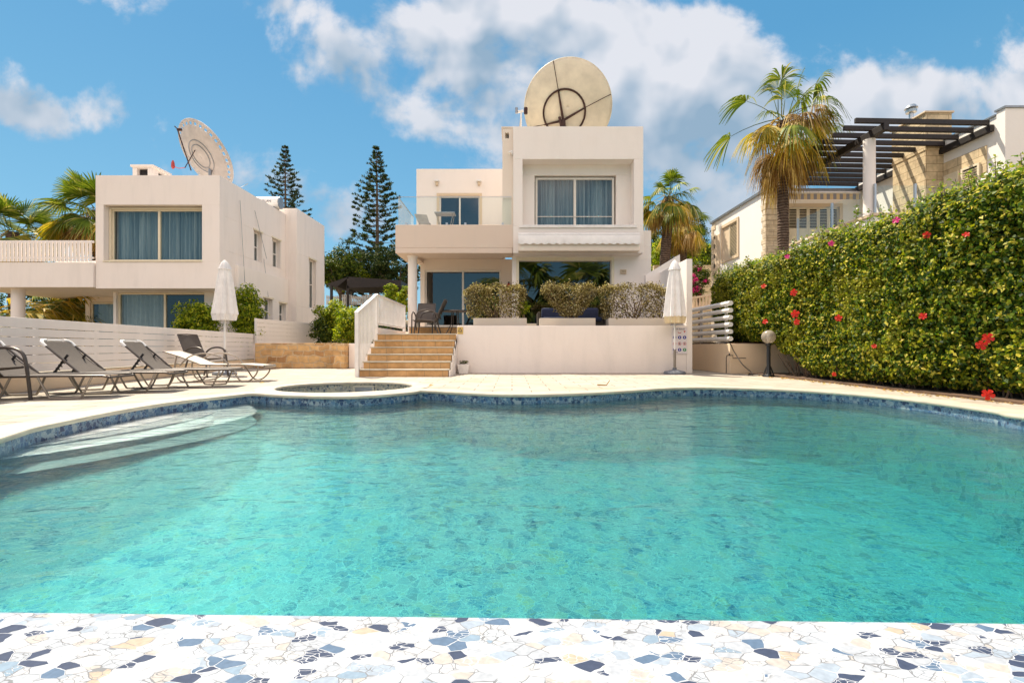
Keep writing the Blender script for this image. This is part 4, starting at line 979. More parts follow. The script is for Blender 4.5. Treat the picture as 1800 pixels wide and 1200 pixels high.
# hedge
hd = thing('hibiscus_hedge', 'tall green hibiscus hedge with red flowers along the right side', 'hedge', (6.8,9,0))
def hbot(y): return np.clip((y-10.3)/1.5,0,1)*.74+.10
def bulge(y, z): return .07*np.sin(y*1.3+z*1.1)+.05*np.sin(y*3.1-z*2.3+1)+.045*np.sin(y*8.3+z*6.1)*np.sin(z*9.1-y*5.7)
def htop(y): return 2.84+.05*np.sin(y*2.1)+.04*np.sin(y*5.3+1)
rng = np.random.default_rng(9)
def face(n, y0, y1):
    y = rng.uniform(y0,y1,n); zb = hbot(y); z = zb+(htop(y)-zb)*rng.random(n)
    cr = np.clip((z-(htop(y)-.35))/.35,0,1); cb = np.clip((zb+.35-z)/.35,0,1)
    x = 6.12+bulge(y,z)+cr**2*.22+cb**2*.22+rng.random(n)**1.4*.34-.05+.06*np.sin(y*17+3*np.sin(z*7))*np.sin(z*15+2*np.sin(y*9))
    end = np.clip((y-14.6)/.5,0,1); x = x+end**2*.4
    return np.stack([x,y,z],1), np.stack([-np.ones(n),-.25+end*1.2,.25+cr*.9-cb*.3],1)
C1,N1 = face(52000,3.0,7.5); C2,N2 = face(66000,7.5,15.1)
leaves('foliage', np.concatenate([C1,C2]), np.concatenate([N1,N2]), .062, M['hedge'], hd, rng=rng, aspect=.66, jit=.55, up=-.6)
n = 15000; y = rng.uniform(3,15.1,n); x = rng.uniform(6.25,7.6,n); z = htop(y)+.06*np.sin(x*7+y*4)+rng.normal(0,.05,n)
leaves('top_foliage', np.stack([x,y,z],1), np.tile([-.3,0,1.],(n,1)), .07, M['hedgetop'], hd, rng=rng, aspect=.6, jit=.7)
C = []; m = MB(); rr = random.Random(4)
for k in range(150):
    yy = rr.uniform(4.5,15); xx = rr.uniform(6.15,6.9); h_ = rr.uniform(.08,.28)*(1.9 if rr.random() < .08 else 1); b = Vector((xx,yy,2.80)); e = b+Vector((rr.uniform(-.12,.1),rr.uniform(-.1,.1),h_+.06))
    m.tube([b,e],[.006,.003],4)
    for q in range(int(6+h_*40)): p = b.lerp(e, rr.uniform(.2,1)); C.append((p.x+rr.gauss(0,.035),p.y+rr.gauss(0,.035),p.z+rr.gauss(0,.02)))
C = np.array(C); leaves('sprigs', C, np.tile([-.3,-.3,.8],(len(C),1)), .065, M['hedgetop'], hd, rng=rng, aspect=.55, jit=.8)
m.build('sprig_twigs', M['twig'], hd)['kind'] = 'stuff'
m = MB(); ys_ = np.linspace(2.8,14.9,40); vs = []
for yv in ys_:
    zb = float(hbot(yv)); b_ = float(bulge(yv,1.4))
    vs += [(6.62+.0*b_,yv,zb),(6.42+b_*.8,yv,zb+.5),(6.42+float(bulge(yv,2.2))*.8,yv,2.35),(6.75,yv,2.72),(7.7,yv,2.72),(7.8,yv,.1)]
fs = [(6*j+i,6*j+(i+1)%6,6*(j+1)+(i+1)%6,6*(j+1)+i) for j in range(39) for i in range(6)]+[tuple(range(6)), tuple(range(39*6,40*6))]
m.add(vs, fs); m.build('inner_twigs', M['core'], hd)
m = MB()
for k in range(170):
    yv = rr.uniform(3.5,11.2); b = Vector((6.35+rr.uniform(0,.3),yv,0.02)); e = b+Vector((rr.uniform(-.3,.05),rr.uniform(-.25,.25),.5))
    m.tube([b, b.lerp(e,.5)+Vector((rr.uniform(-.04,.04),0,0)), e],[.014,.010,.006],5)
m.build('stems', M['twig'], hd)
def flower(px, py, r, mat, fx=5.98, near=0):
    r *= .86; D = FPX*fx/(px-900); c = Vector((fx-.05, D, PZ(py,D))); m = MB(); r_ = random.Random(int(px)); n = Vector((-.75+r_.uniform(-.2,.2),-.6,.1+r_.uniform(-.2,.3))).normalized()
    a = n.cross(Vector((0,0,1))).normalized(); b = a.cross(n); ph = r_.random()*6
    for k in range(5):
        th = ph+k*1.2566; d = a*math.cos(th)+b*math.sin(th); s_ = n.cross(d); L = r*r_.uniform(.85,1.1)
        vs = [c, c+d*L*.45+s_*L*.30+n*L*.18, c+d*L*.9+s_*L*.40+n*L*.15, c+d*L*1.05+n*L*.02, c+d*L*.9-s_*L*.40+n*L*.22, c+d*L*.45-s_*L*.30+n*L*.10]
        m.add(vs, [(0,1,2,3),(0,3,4,5)])
    o = m.build('flower', M[mat], hd)
    if mat == 'redfl': MB().tube([c, c+n*r*.9+b*r*.15],[r*.05,r*.03],5).build('pistil', M['redfl'], o)
    else: o['label'] = 'magenta bougainvillea flower'
for px,py,r,mt in ((1346,503,.075,'redfl'),(1399,514,.085,'redfl'),(1402,552,.10,'redfl'),(1405,566,.08,'redfl'),(1349,565,.075,'redfl'),(1479,559,.07,'redfl'),
                   (1635,413,.06,'redfl'),(1705,412,.045,'redfl'),(1629,556,.06,'redfl'),(1743,594,.07,'redfl'),(1731,606,.07,'redfl'),(1743,693,.075,'redfl'),(1542,608,.045,'redfl'),(1471,657,.05,'redfl')):
    flower(px,py,r,mt)
for px,py in ((1466,428),(1388,451),(1581,387)): flower(px,py,.065,'magfl',6.02)
# fallen leaves along the kerb
n = 260; y = rng.uniform(4.5,12.3,n); x = 6.0-np.abs(rng.normal(0,.13,n)); C = np.stack([x,y,np.full(n,.012)],1)
o = leaves('fallen_leaves', C, np.tile([0,0,1.],(n,1)), .05, M['palmdry'], rng=rng, jit=.2); o['kind'] = 'stuff'
# ================= OBJECTS
M['sling'] = simple('taupe_mesh_sling', (.098,.080,.068), .85, var=.06, nscale=30, bump=.3, bscale=220)
M['sling2'] = simple('cream_mesh_sling', (.72,.62,.50), .75, var=.05, nscale=30, bump=.3, bscale=220)
M['silver'] = simple('silver_tube', (.30,.26,.22), .4, .5, var=.04)
M['bronze'] = simple('bronze_tube', (.085,.070,.062), .4, .4, var=.08)
M['plasticw'] = simple('white_plastic', (.82,.80,.77), .35, var=.03)
M['canvas'] = simple('white_canvas', (.84,.80,.77), .85, var=.07, nscale=5)
M['black'] = simple('black_paint', (.015,.015,.017), .4)
M['rubber'] = simple('grey_concrete_base', (.16,.17,.20), .6, var=.1)

# ---- fences
fn = thing('slat_fence', 'long low white board fence behind the sun loungers', 'fence', (-8,11,0))
A0, A1 = Vector((-6.95,4.2,0)), Vector((-8.72,16.4,0)); ad = (A1-A0).normalized(); an = Vector((ad.y,-ad.x,0))
def fbox(mb, s0, s1, n0, n1, z0, z1, A=A0, d=ad, n=an):
    if n.x < 0: n = -n
    c = [A+d*s0+n*n0, A+d*s1+n*n0, A+d*s1+n*n1, A+d*s0+n*n1]
    mb.add([(p.x,p.y,z0) for p in c]+[(p.x,p.y,z1) for p in c], [(0,3,2,1),(4,5,6,7),(0,1,5,4),(1,2,6,5),(2,3,7,6),(3,0,4,7)])
LEN = (A1-A0).length
m = MB(); fbox(m,-3,LEN,-.12,.0,0,.27); m.build('plinth', M['ochre'], fn, bevel=.01)
m = MB(); fbox(m,-3,LEN,-.13,.012,.271,.285); m.build('plinth_cap', M['coping'], fn)
hs_ = [.30+i*.133 for i in range(6)]; hs_[-1] = .965
for i in range(6):
    m = MB(); z0 = .295+i*.136; fbox(m,-3,LEN,-.035,-.010,z0,z0+(.126 if i<5 else .15)); m.build('board', M['slat'], fn, bevel=.004)
for k in range(11):
    m = MB(); fbox(m,-2+k*1.36,-2+k*1.36+.05,-.085,-.04,.285,1.08); m.build('post', M['white'], fn)
f2 = thing('slat_fence', 'short taller white board fence stepping up behind the stone wall', 'fence', (-8.4,18,0))
B0, B1 = Vector((-8.60,16.3,0)), Vector((-8.10,19.9,0)); bd = (B1-B0).normalized(); bn = Vector((bd.y,-bd.x,0))
for i in range(6):
    m = MB(); z0 = .80+i*.142
    fbox(m,0,(B1-B0).length,-.03,0,z0,z0+.134,B0,bd,bn); m.build('board', M['slat'], f2, bevel=.004)
m = MB(); fbox(m,0,(B1-B0).length,-.12,.05,0,.79,B0,bd,bn); m.build('plinth', M['wall2'], f2)
for s_ in (0.,1.8,3.5): 
    m = MB(); fbox(m,s_,s_+.06,-.09,-.035,.79,1.66,B0,bd,bn); m.build('post', M['white'], f2)
sw = MB().box(-8.3,-5.72,15.6,15.95,0,.81).build('stone_wall', M['stonewall'], loc=(-7,15.7,0), bevel=.02); tag(sw, 'low rubble stone wall in ochre tones at the back of the deck', 'wall')
sp_ = MB().box(-5.70,-5.32,15.35,15.95,0,.80).build('stone_pillar', M['stonewall'], loc=(-5.5,15.6,0), bevel=.02); tag(sp_, 'square stone pillar ending the rubble wall', 'pillar')
sp_ = MB().box(-5.30,-3.66,15.7,15.9,0,.80).build('garden_wall', M['wall2'], loc=(-5,15.8,0), bevel=.01); tag(sp_, 'plain cream wall between stone pillar and stair railing', 'wall')
pw = thing('planter_wall', 'low ochre planter wall at the foot of the hedge behind the globe lamp', 'wall', (6,13,0))
MB().add([(5.60,12.42,0),(9.,12.42,0),(9.,17.5,0),(5.52,17.5,0),(5.60,12.42,.77),(9.,12.42,.77),(9.,17.5,.77),(5.52,17.5,.77)],[(0,3,2,1),(4,5,6,7),(0,1,5,4),(1,2,6,5),(2,3,7,6),(3,0,4,7)]).build('wall', M['ochre'], pw, bevel=.01)
MB().box(5.7,8.9,12.5,17.4,.771,.80).build('soil', M['soil'], pw)
pf = thing('pipe_fence', 'fence of fat white horizontal pipes between wing wall and hedge', 'fence', (5.6,14,.78))
for i in range(6): MB().tube([(5.68,12.55,.90+i*.185),(5.60,17.2,.90+i*.185)],.062,12).build('rail', M['plasticw'], pf, smooth=True)
for y in (12.9,14.6,16.6): MB().box(5.70,5.76,y,y+.06,.77,1.9).build('post', M['plasticw'], pf)
hose = MB(); hp = catmull([P(1221,603,13.2),P(1250,602,12.9),P(1280,602,12.35),P(1290,617,12.3),P(1305,640,12.0),P(1322,655,11.9),(5.75,11.6,.03),(6.0,11.5,.02),(6.1,11.75,.02),(5.85,11.85,.02),(5.7,11.6,.025),(5.95,11.35,.03),(6.2,11.5,.02)],6)
hose.tube(hp,.012,6); o = hose.build('garden_hose', M['bronze'], loc=(5.8,12,0), smooth=True); tag(o, 'thin dark hose draped down the ochre wall and coiled beside the lamp', 'hose')
tp = MB(); tp.tube([(5.45,12.3,.02),(5.45,12.3,.42),(5.47,12.3,.47)],.011,6); tp.tube([(5.47,12.3,.47),(5.62,12.3,.47),(5.62,12.3,.40),(5.95,12.3,.40)],.012,6); tp.tube([(5.53,12.3,.47),(5.53,12.3,.52)],.02,6)
o = tp.build('garden_tap', M['bronze'], loc=(5.6,12.3,0)); tag(o, 'small pipe tap standing against the ochre wall left of the globe lamp', 'tap')

# ---- globe lamp
gl_ = thing('globe_lamp', 'short black post lamp with smoky glass globe beside the hedge', 'lamp', (5.89,11.1,0))
MB().lathe(5.89,11.1,[(.13,0),(.12,.03),(.06,.06),(.05,.12),(.042,.16),(.042,.70),(.06,.71),(.065,.76),(.05,.78)],20).build('post', M['black'], gl_, smooth=True)
prof = [(.155*math.sin(a), .915-.155*math.cos(a)) for a in np.linspace(.35,math.pi-.02,16)]
def frosted():
    m, t, out = newmat('frosted_globe'); tr = t.add('ShaderNodeBsdfTransparent', {'Color': (.8,.76,.7,1)}); p = t.add('ShaderNodeBsdfPrincipled', {'Base Color': (.55,.48,.40,1), 'Roughness': .12})
    mx = t.add('ShaderNodeMixShader', {0: .5, 1: tr.outputs[0], 2: p.outputs[0]}); t.l.new(mx.outputs[0], out.inputs[0]); return m
M['frost'] = frosted()
MB().lathe(5.89,11.1,prof,24,cap=False).build('globe', M['frost'], gl_, smooth=True)
MB().lathe(5.89,11.1,[(.02,.78),(.03,.84),(.045,.90),(.03,.96),(.005,.97)],12).build('bulb', M['plasticw'], gl_, smooth=True)
m = MB()
for a in (0,2.1,4.2): m.bar((5.89+.04*math.cos(a),11.1+.04*math.sin(a),.24),(5.89+.13*math.cos(a),11.1+.13*math.sin(a),.0),.012,.03)
m.build('base_fins', M['black'], gl_)

# ---- parasols
def parasol(lab, x, y, ztop, zbot, r, zpole=.05, seed=1, fringe=True):
    t = thing('closed_parasol', lab, 'parasol', (x,y,0), 0, 'closed white parasols by the pool'); rr = random.Random(seed)
    m = MB(); n = 64; prof = [(0,.015),(.02,.05),(.06,.10),(.13,.15),(.16,.17),(.165,.145),(.2,.15),(.35,.19),(.55,.225),(.75,.26),(.88,.285),(.90,.29)]; vs = []; H = ztop-zbot; ph = rr.random()*6
    for u, rad in prof:
        for k in range(n):
            a = 6.283*k/n; f = 1+(.05+.20*min(1,u*1.3))*math.sin(8*a+ph+.7*u)*.75+.05*math.sin(19*a+ph+3*u); vs.append((x+rad*r/.285*f*math.cos(a), y+rad*r/.285*f*math.sin(a), ztop-u*H))
    q = len(prof); m.add(vs, [(i*n+k,i*n+(k+1)%n,(i+1)*n+(k+1)%n,(i+1)*n+k) for i in range(q-1) for k in range(n)]); m.build('canopy', M['canvas'], t, smooth=True)
    m = MB(); vs = []
    for j, u in enumerate((.89,.95,1.0)):
        for k in range(n):
            a = 6.283*k/n; f = 1+.20*math.sin(8*a+ph+.7*u)*.75+.06*math.sin(19*a+ph); zz = ztop-u*H+(.02*math.sin(32*a) if j == 2 else 0); vs.append((x+.285*r/.285*f*(1-.06*j)*math.cos(a), y+.285*r/.285*f*(1-.06*j)*math.sin(a), zz))
    m.add(vs, [(i*n+k,i*n+(k+1)%n,(i+1)*n+(k+1)%n,(i+1)*n+k) for i in range(2) for k in range(n)]); m.build('fringe', M['fringe'] if fringe else M['canvas'], t, smooth=True)
    MB().tube([(x,y,zpole),(x,y,zbot+.3)],.024,14).build('pole', M['plasticw'] , t, smooth=True)
    MB().tube([(x,y,.1),(x,y,.62)],.032,14).build('sleeve', M['silver'], t, smooth=True)
    MB().lathe(x,y,[(.27,0),(.275,.03),(.25,.07),(.12,.10),(.05,.115),(.05,.16)],28).build('base', M['rubber'], t, smooth=True)
    m = MB(); m.tube([(x+.03,y,.55),(x+.08,y-.01,.55)],.008,6); m.build('knob', M['black'], t)
M['fringe'] = simple('yellowed_fringe', (.74,.60,.38), .85, var=.06)
parasol('closed white parasol before the right end of the terrace wall', PX(1186,12.2),12.2,PZ(457,12.2),PZ(568,12.2),.245,seed=2)
parasol('closed white parasol standing by the slat fence behind the loungers', PX(395,11.9),11.9,PZ(457,11.9),PZ(563,11.9),.245,seed=5,fringe=False)

# ---- loungers
def lounger(lab, x, y, a, first=None, lift=None, slingm='sling'):
    h = .30; w_ = .31
    t = thing('sun_lounger', lab, 'sun lounger', (0,0,0), 0, 'sun loungers along the slat fence')
    hx, hz_ = (.20,.75) if lift is None else lift
    m = MB()
    for s in (-1,1): m.tube([(.08,s*w_,h-.01),(.65,s*w_,h),(1.2,s*w_,h+.005),(1.76,s*w_,h),(1.83,s*w_*.9,h-.02)],.016,8)
    m.tube([(1.83,-w_*.9,h-.02),(1.83,w_*.9,h-.02)],.016,8); m.tube([(.08,-w_,h-.01),(.08,w_,h-.01)],.014,8); m.build('frame', M['bronze'], t, smooth=True)
    m = MB(); vs = []
    for i in range(9):
        u = i/8
        for s in (-1,1): vs.append((.66+1.15*u, s*(w_-.012), h+.012-.012*math.sin(u*math.pi)))
    m.add(vs, [(2*i,2*i+2,2*i+3,2*i+1) for i in range(8)]); m.build('seat', M[slingm], t)
    m = MB(); vs = []
    for i in range(9):
        u = i/8; c = .05*math.sin(u*math.pi)
        for s in (-1,1): vs.append((.66+(hx-.66)*u-c*.5, s*(w_-.012), h+.015+(hz_-h)*u-c*.35))
    m.add(vs, [(2*i,2*i+2,2*i+3,2*i+1) for i in range(8)]); bk = m.build('backrest', M[slingm], t, smooth=True)
    for s in (-1,1): MB().tube([(.66,s*w_,h+.01),(hx+.04,s*w_,hz_-.05+.01)],.015,8).build('side_rail', M['bronze'], bk, smooth=True)
    m = MB()
    for s in (-1,1): m.tube([(hx+.05,s*w_,hz_-.06),(hx,s*w_,hz_),(hx-.03,s*(w_-.06),hz_+.03),(hx-.03,s*(w_-.13),hz_+.03)],.024,10)
    m.tube([(hx-.03,-.14,hz_+.03),(hx-.03,.14,hz_+.03)],.012,8); m.build('head_tube', M['plasticw'], bk, smooth=True)
    for sy in (-.2,.2):
        m = MB(); m.bar((.28,sy,h-.01),(.46,sy,h+.27),.012,.03)
        for k in range(5): m.bar((.28+.03*k,sy,h+.03+.047*k),(.33+.03*k,sy,h+.0+.047*k),.011,.014)
        m.build('ratchet', M['black'], bk)
    for xa in (.12,1.02):
        for s in (-1,1):
            pts = catmull([(xa+.02,s*w_,h-.01),(xa+.14,s*(w_+.01),.05),(xa+.20,s*(w_+.01),.018),(xa+.46,s*(w_+.01),.018),(xa+.52,s*(w_+.01),.05),(xa+.62,s*w_,h-.01)],4)
            MB().tube(pts,.014,7).build('leg', M['silver'], t, smooth=True)
    t.location = (x - (.65*math.cos(a)+w_*math.sin(a)), y - (.65*math.sin(a)-w_*math.cos(a)), 0); t.rotation_euler = (0,0,a)
    return t
lounger('taupe sun lounger in the middle, its raised back rising against the fence', -6.30,7.02,R(12))
lounger('taupe sun lounger just before the cream one, back raised', -5.88,7.92,R(12))
lounger('nearest sun lounger, flat foot end showing past the left armchair', -6.50,6.16,R(12))
def curved_lounger():
    t = thing('sun_lounger', 'cream reclining sun lounger with arched tubular arms near the left parasol', 'sun lounger', (0,0,0)); h = .36; w_ = .28
    m = MB(); vs = []
    prof = [(0.,.60),(.3,.50),(.62,.37),(.68,.345),(1.0,.335),(1.4,.345),(1.62,.33),(1.85,.31)]
    for (u,z) in prof:
        for s in (-1,1): vs.append((u,s*w_,z))
    m.add(vs[:6], [(2*i,2*i+2,2*i+3,2*i+1) for i in range(2)]); m.build('backrest', M['sling2'], t)
    m = MB(); m.add(vs[4:], [(2*i,2*i+2,2*i+3,2*i+1) for i in range(5)]); m.build('seat', M['sling2'], t)
    m = MB()
    for s in (-1,1): m.tube([(u,s*(w_+.012),z-.005) for u,z in prof],.015,7)
    m.tube([(1.85,-w_,.30),(1.9,0,.30),(1.85,w_,.30)],.03,8); m.build('frame', M['silver'], t, smooth=True)
    for s in (-1,1):
        MB().tube(catmull([(.32,s*(w_+.03),.33),(.5,s*(w_+.04),.50),(.8,s*(w_+.04),.56),(1.1,s*(w_+.04),.46),(1.30,s*(w_+.03),.20),(1.42,s*(w_+.03),.03),(1.58,s*(w_+.03),.02),(1.72,s*(w_+.03),.16),(1.75,s*(w_+.02),.31)],5),.015,7).build('arm', M['silver'], t, smooth=True)
        MB().tube(catmull([(.25,s*(w_+.02),.50),(.22,s*(w_+.02),.25),(.32,s*(w_+.02),.03),(.6,s*(w_+.02),.02),(.78,s*(w_+.02),.10),(.86,s*(w_+.02),.33)],5),.015,7).build('leg', M['silver'], t, smooth=True)
    t.location = (-6.75,9.6,0); t.rotation_euler = (0,0,R(6))
curved_lounger()
def armchair(lab, x, y, a, z=0., mat='sling', fm='bronze', src=None, s_=1.):
    if src is not None:
        t = copy_tree(src); t['label'] = lab
    else:
        t = thing('armchair', lab, 'chair', (0,0,0)); w_ = .26
        m = MB(); vs = []
        for i in range(5):
            u = i/4
            for s in (-1,1): vs.append((.26-.48*u, s*w_, .43-.05*u-.01*math.sin(u*3.14)))
        m.add(vs, [(2*i,2*i+1,2*i+3,2*i+2) for i in range(4)]); m.build('seat', M[mat], t)
        m = MB(); vs = []
        for i in range(7):
            u = i/6
            for s in (-1,1): vs.append((-.22-.26*u-.03*u*u, s*w_, .38+.58*u-.03*math.sin(u*3.14)*0))
        m.add(vs, [(2*i,2*i+1,2*i+3,2*i+2) for i in range(6)]); m.build('backrest', M[mat], t)
        m = MB()
        for s in (-1,1): m.tube([(.27,s*w_,.425),(-.22,s*w_,.375),(-.26,s*w_,.42),(-.51,s*w_,.97)],.016,7)
        m.tube([(-.51,-w_,.97),(-.53,0,.98),(-.51,w_,.97)],.014,7); m.build('frame', M[fm], t, smooth=True)
        for s in (-1,1):
            pts = catmull([(-.33,s*(w_+.03),.45),(-.26,s*(w_+.04),.58),(-.12,s*(w_+.05),.66),(.08,s*(w_+.05),.67),(.22,s*(w_+.05),.60),(.28,s*(w_+.04),.42),(.33,s*(w_+.04),.0)],6)
            m = MB(); m.tube(pts,.020,8); m.build('armrest_leg', M[fm], t, smooth=True)
            MB().tube([(-.22,s*(w_+.02),.38),(-.34,s*(w_+.03),.0)],.018,8).build('rear_leg', M[fm], t, smooth=True)
    t.location = (x,y,z); t.rotation_euler = (0,0,a); t['group'] = 'sling armchairs'; return t
ch = armchair('dark bronze armchair cut by the left edge, nearest to the pool', -6.50,5.90,R(4))
armchair('taupe sling armchair standing beside the left parasol', PX(362,11.2),11.2,R(-12),src=ch)
armchair('brown armchair at the terrace edge, back turned to the table', PX(752,13.7),13.7,R(180),1.036,src=ch)
armchair('dark armchair on the terrace pulled behind the stair top, facing the pool', PX(748,14.3)-.05,14.32,R(-90),1.036,src=ch)
# terrace table
tb = thing('terrace_table', 'small dark round table on the terrace behind the left trough', 'table', (PX(800,14.0),14.0,1.036)); x0 = PX(800,14.0)
MB().lathe(x0,14.0,[(.38,1.70),(.39,1.715),(.38,1.735)],28).build('table_top', M['bronze'], tb)
for a in (0.6,2.2,3.7,5.3): MB().tube([(x0+.1*math.cos(a),14+.1*math.sin(a),1.70),(x0+.12*math.cos(a),14+.12*math.sin(a),1.35),(x0+.30*math.cos(a),14+.22*math.sin(a),1.04)],.014,6).build('leg', M['bronze'], tb, smooth=True)
# sofa
so_ = thing('outdoor_sofa', 'dark navy outdoor sofa behind the middle trough', 'sofa', (PX(1000,14.2),14.2,1.036)); xa,xb = PX(948,14.2),PX(1055,14.2)
MB().box(xa,xb,13.55,14.3,1.10,1.40).build('base', M['bronze'], so_, bevel=.02)
M['navy'] = simple('navy_fabric', (.03,.04,.09), .9, var=.1, nscale=8, bump=.3)
for k in range(2):
    u = xa+.06+(xb-xa-.12)*k/2; MB().box(u,u+(xb-xa-.14)/2,14.05,14.28,1.402,1.82).build('back_cushion', M['navy'], so_, bevel=.05)
for k in range(2):
    u = xa+.06+(xb-xa-.12)*k/2; MB().box(u,u+(xb-xa-.14)/2,13.5,14.04,1.402,1.52).build('seat_cushion', M['navy'], so_, bevel=.04)
for u in (xa-.08,xb): MB().box(u,u+.08,13.5,14.3,1.04,1.66).build('armrest', M['bronze'], so_, bevel=.02)
# balcony furniture
bc = thing('balcony_chair', 'grey mesh chair on the villa balcony behind the glass', 'chair', (PX(744,16.8),16.8,4.6)); X0 = PX(744,16.8)
MB().add([(X0-.28,16.6,5.25),(X0+.16,16.6,5.22),(X0+.22,16.75,4.98),(X0-.16,16.75,4.98)],[(0,1,2,3)]).build('backrest', M['grey'], bc)
MB().box(X0-.16,X0+.24,16.75,17.15,4.97,4.985).build('seat', M['grey'], bc)
for dx,dy in ((-.14,.02),(.22,.02),(-.14,.38),(.22,.38)): MB().tube([(X0+dx,16.75+dy,4.6),(X0+dx,16.75+dy,4.97)],.012,6).build('leg', M['silver'], bc)
X0 = PX(783,16.4); bt = thing('balcony_table', 'low grey folding table on the balcony right of the mesh chair', 'table', (X0,16.4,4.6))
MB().box(X0-.34,X0+.34,16.15,16.6,5.16,5.20).build('table_top', M['grey'], bt, bevel=.01)
for dx in (-.28,.28):
    for dy in (-.2,.15): MB().tube([(X0+dx*.6,16.4+dy,4.6),(X0+dx,16.4+dy,5.16)],.012,6).build('leg', M['silver'], bt)
for px,lab in ((768,'left white wall light above the balcony door'),(842,'right white wall light above the balcony door')):
    x = PX(px,17.98); t = thing('wall_light', lab, 'light', (x,17.98,PZ(322,17.98)), 0, 'wall lights over the balcony door')
    z = PZ(320,17.98); m = MB(); m.xprism([(x-.07,17.99,z+.06),(x+.07,17.99,z+.06),(x+.10,17.99,z-.0),(x-.10,17.99,z-.0)],(0,-.12,0)); m.build('shade', M['plasticw'], t, bevel=.01)
    MB().box(x-.04,x+.04,17.90,17.995,z-.13,z-.01).build('bracket', M['beige'], t)
t = thing('security_camera', 'tiny white camera on the chimney side of the tower', 'camera', (PX(897,15.6),15.55,PZ(267,15.5))); z = PZ(267,15.5)
MB().tube([(-.10,15.54,z),(.02,15.50,z+.02)],.03,8).build('body', M['plasticw'], t); MB().box(-.02,.02,15.5,15.6,z-.06,z-.0).build('bracket', M['plasticw'], t)
t = thing('fire_extinguisher', 'small red extinguisher hanging between the glass door and picture window', 'extinguisher', (PX(894,17.4),17.42,PZ(500,17.4))); x = PX(894,17.42); z = PZ(506,17.4)
MB().lathe(x,17.42,[(.05,z-.18),(.055,z-.16),(.055,z+.12),(.03,z+.16),(.015,z+.18)],14).build('cylinder', M['redp'], t, smooth=True); MB().box(x-.02,x+.03,17.38,17.44,z+.18,z+.22).build('valve', M['black'], t)
# pot
t = thing('plant_pot', 'small square white pot with a little plant at the stair foot', 'plant pot', (PX(815,12.35),12.35,0)); x = PX(815,12.35)
def tap(x,y,w0,w1,z0,z1): return MB().add([(x-w0,y-w0,z0),(x+w0,y-w0,z0),(x+w0,y+w0,z0),(x-w0,y+w0,z0),(x-w1,y-w1,z1),(x+w1,y-w1,z1),(x+w1,y+w1,z1),(x-w1,y+w1,z1)],[(0,3,2,1),(4,5,6,7),(0,1,5,4),(1,2,6,5),(2,3,7,6),(3,0,4,7)])
tap(x,12.35,.11,.15,0,.25).build('pot', M['canvas'], t, bevel=.01); MB().box(x-.13,x+.13,12.22,12.48,.251,.256).build('soil', M['soil'], t)
r_ = np.random.default_rng(2); C = np.stack([x+r_.uniform(-.1,.1,70),12.35+r_.uniform(-.1,.1,70),.26+r_.uniform(0,.07,70)],1); leaves('plant', C, np.tile([0,0,1.],(70,1)), .05, M['dgreen'], t, rng=r_)
# warning sign
M['yellow'] = simple('yellow_sign', (.62,.42,.12), .5); M['signw'] = simple('sign_white', (.74,.68,.70), .4, var=.02); M['blue'] = simple('sign_blue', (.02,.03,.30), .5); M['redink'] = simple('sign_red', (.55,.06,.05), .5); M['greenink'] = simple('sign_green', (.02,.28,.10), .5); M['skim'] = simple('aged_plastic', (.42,.40,.33), .5); M['ink'] = simple('sign_ink', (.06,.05,.07), .6)
t = thing('warning_sign', 'tiny yellow triangle warning plate on the wall top beside the stairs', 'sign', (PX(809,12.56),12.56,1.1)); x = PX(809,12.56); z = 1.12
MB().box(x-.075,x+.075,12.555,12.568,z-.10,z+.08).build('plate', M['yellow'], t)
MB().xprism([(x-.055,12.553,z-.03),(x+.055,12.553,z-.03),(x,12.553,z+.065)],(0,-.003,0)).build('triangle', M['ink'], t); MB().xprism([(x-.032,12.549,z-.018),(x+.032,12.549,z-.018),(x,12.549,z+.04)],(0,-.002,0)).build('triangle_inset', M['yellow'], t)
m = MB(); m.box(x-.05,x+.05,12.552,12.5545,z-.06,z-.05); m.build('caption', M['ink'], t)
# pool rules sign
t = thing('pool_rules_sign', 'white pool rules board with blue, red and green round symbols behind the right parasol pole', 'sign', (PX(1194,12.55),12.55,.9)); xl,xr = PX(1181,12.55),PX(1208,12.55); zt,zb_ = PZ(576,12.55),PZ(622,12.55)
MB().box(xl,xr,12.548,12.568,zb_,zt).build('board', M['signw'], t, bevel=.004)
text_mesh('POOL RULES', .052, 'heading', M['ink'], t, (xl+.035,12.545,zt-.05))
cols = [xl+.07+(xr-xl-.14)*k/2 for k in range(3)]; rows = [zt-.10,zt-.25,zt-.41,zt-.57]
def disc(cx, cz, r, mat, nm, hole=0., y=12.545):
    n = 24; m = MB()
    if hole:
        vs = [(cx+q*math.cos(6.283*k/n), y, cz+q*math.sin(6.283*k/n)) for q in (r,hole) for k in range(n)]; m.add(vs, [(k,(k+1)%n,n+(k+1)%n,n+k) for k in range(n)])
    else: m.add([(cx+r*math.cos(6.283*k/n), y, cz+r*math.sin(6.283*k/n)) for k in range(n)], [tuple(range(n))])
    return m.build(nm, M[mat], t)
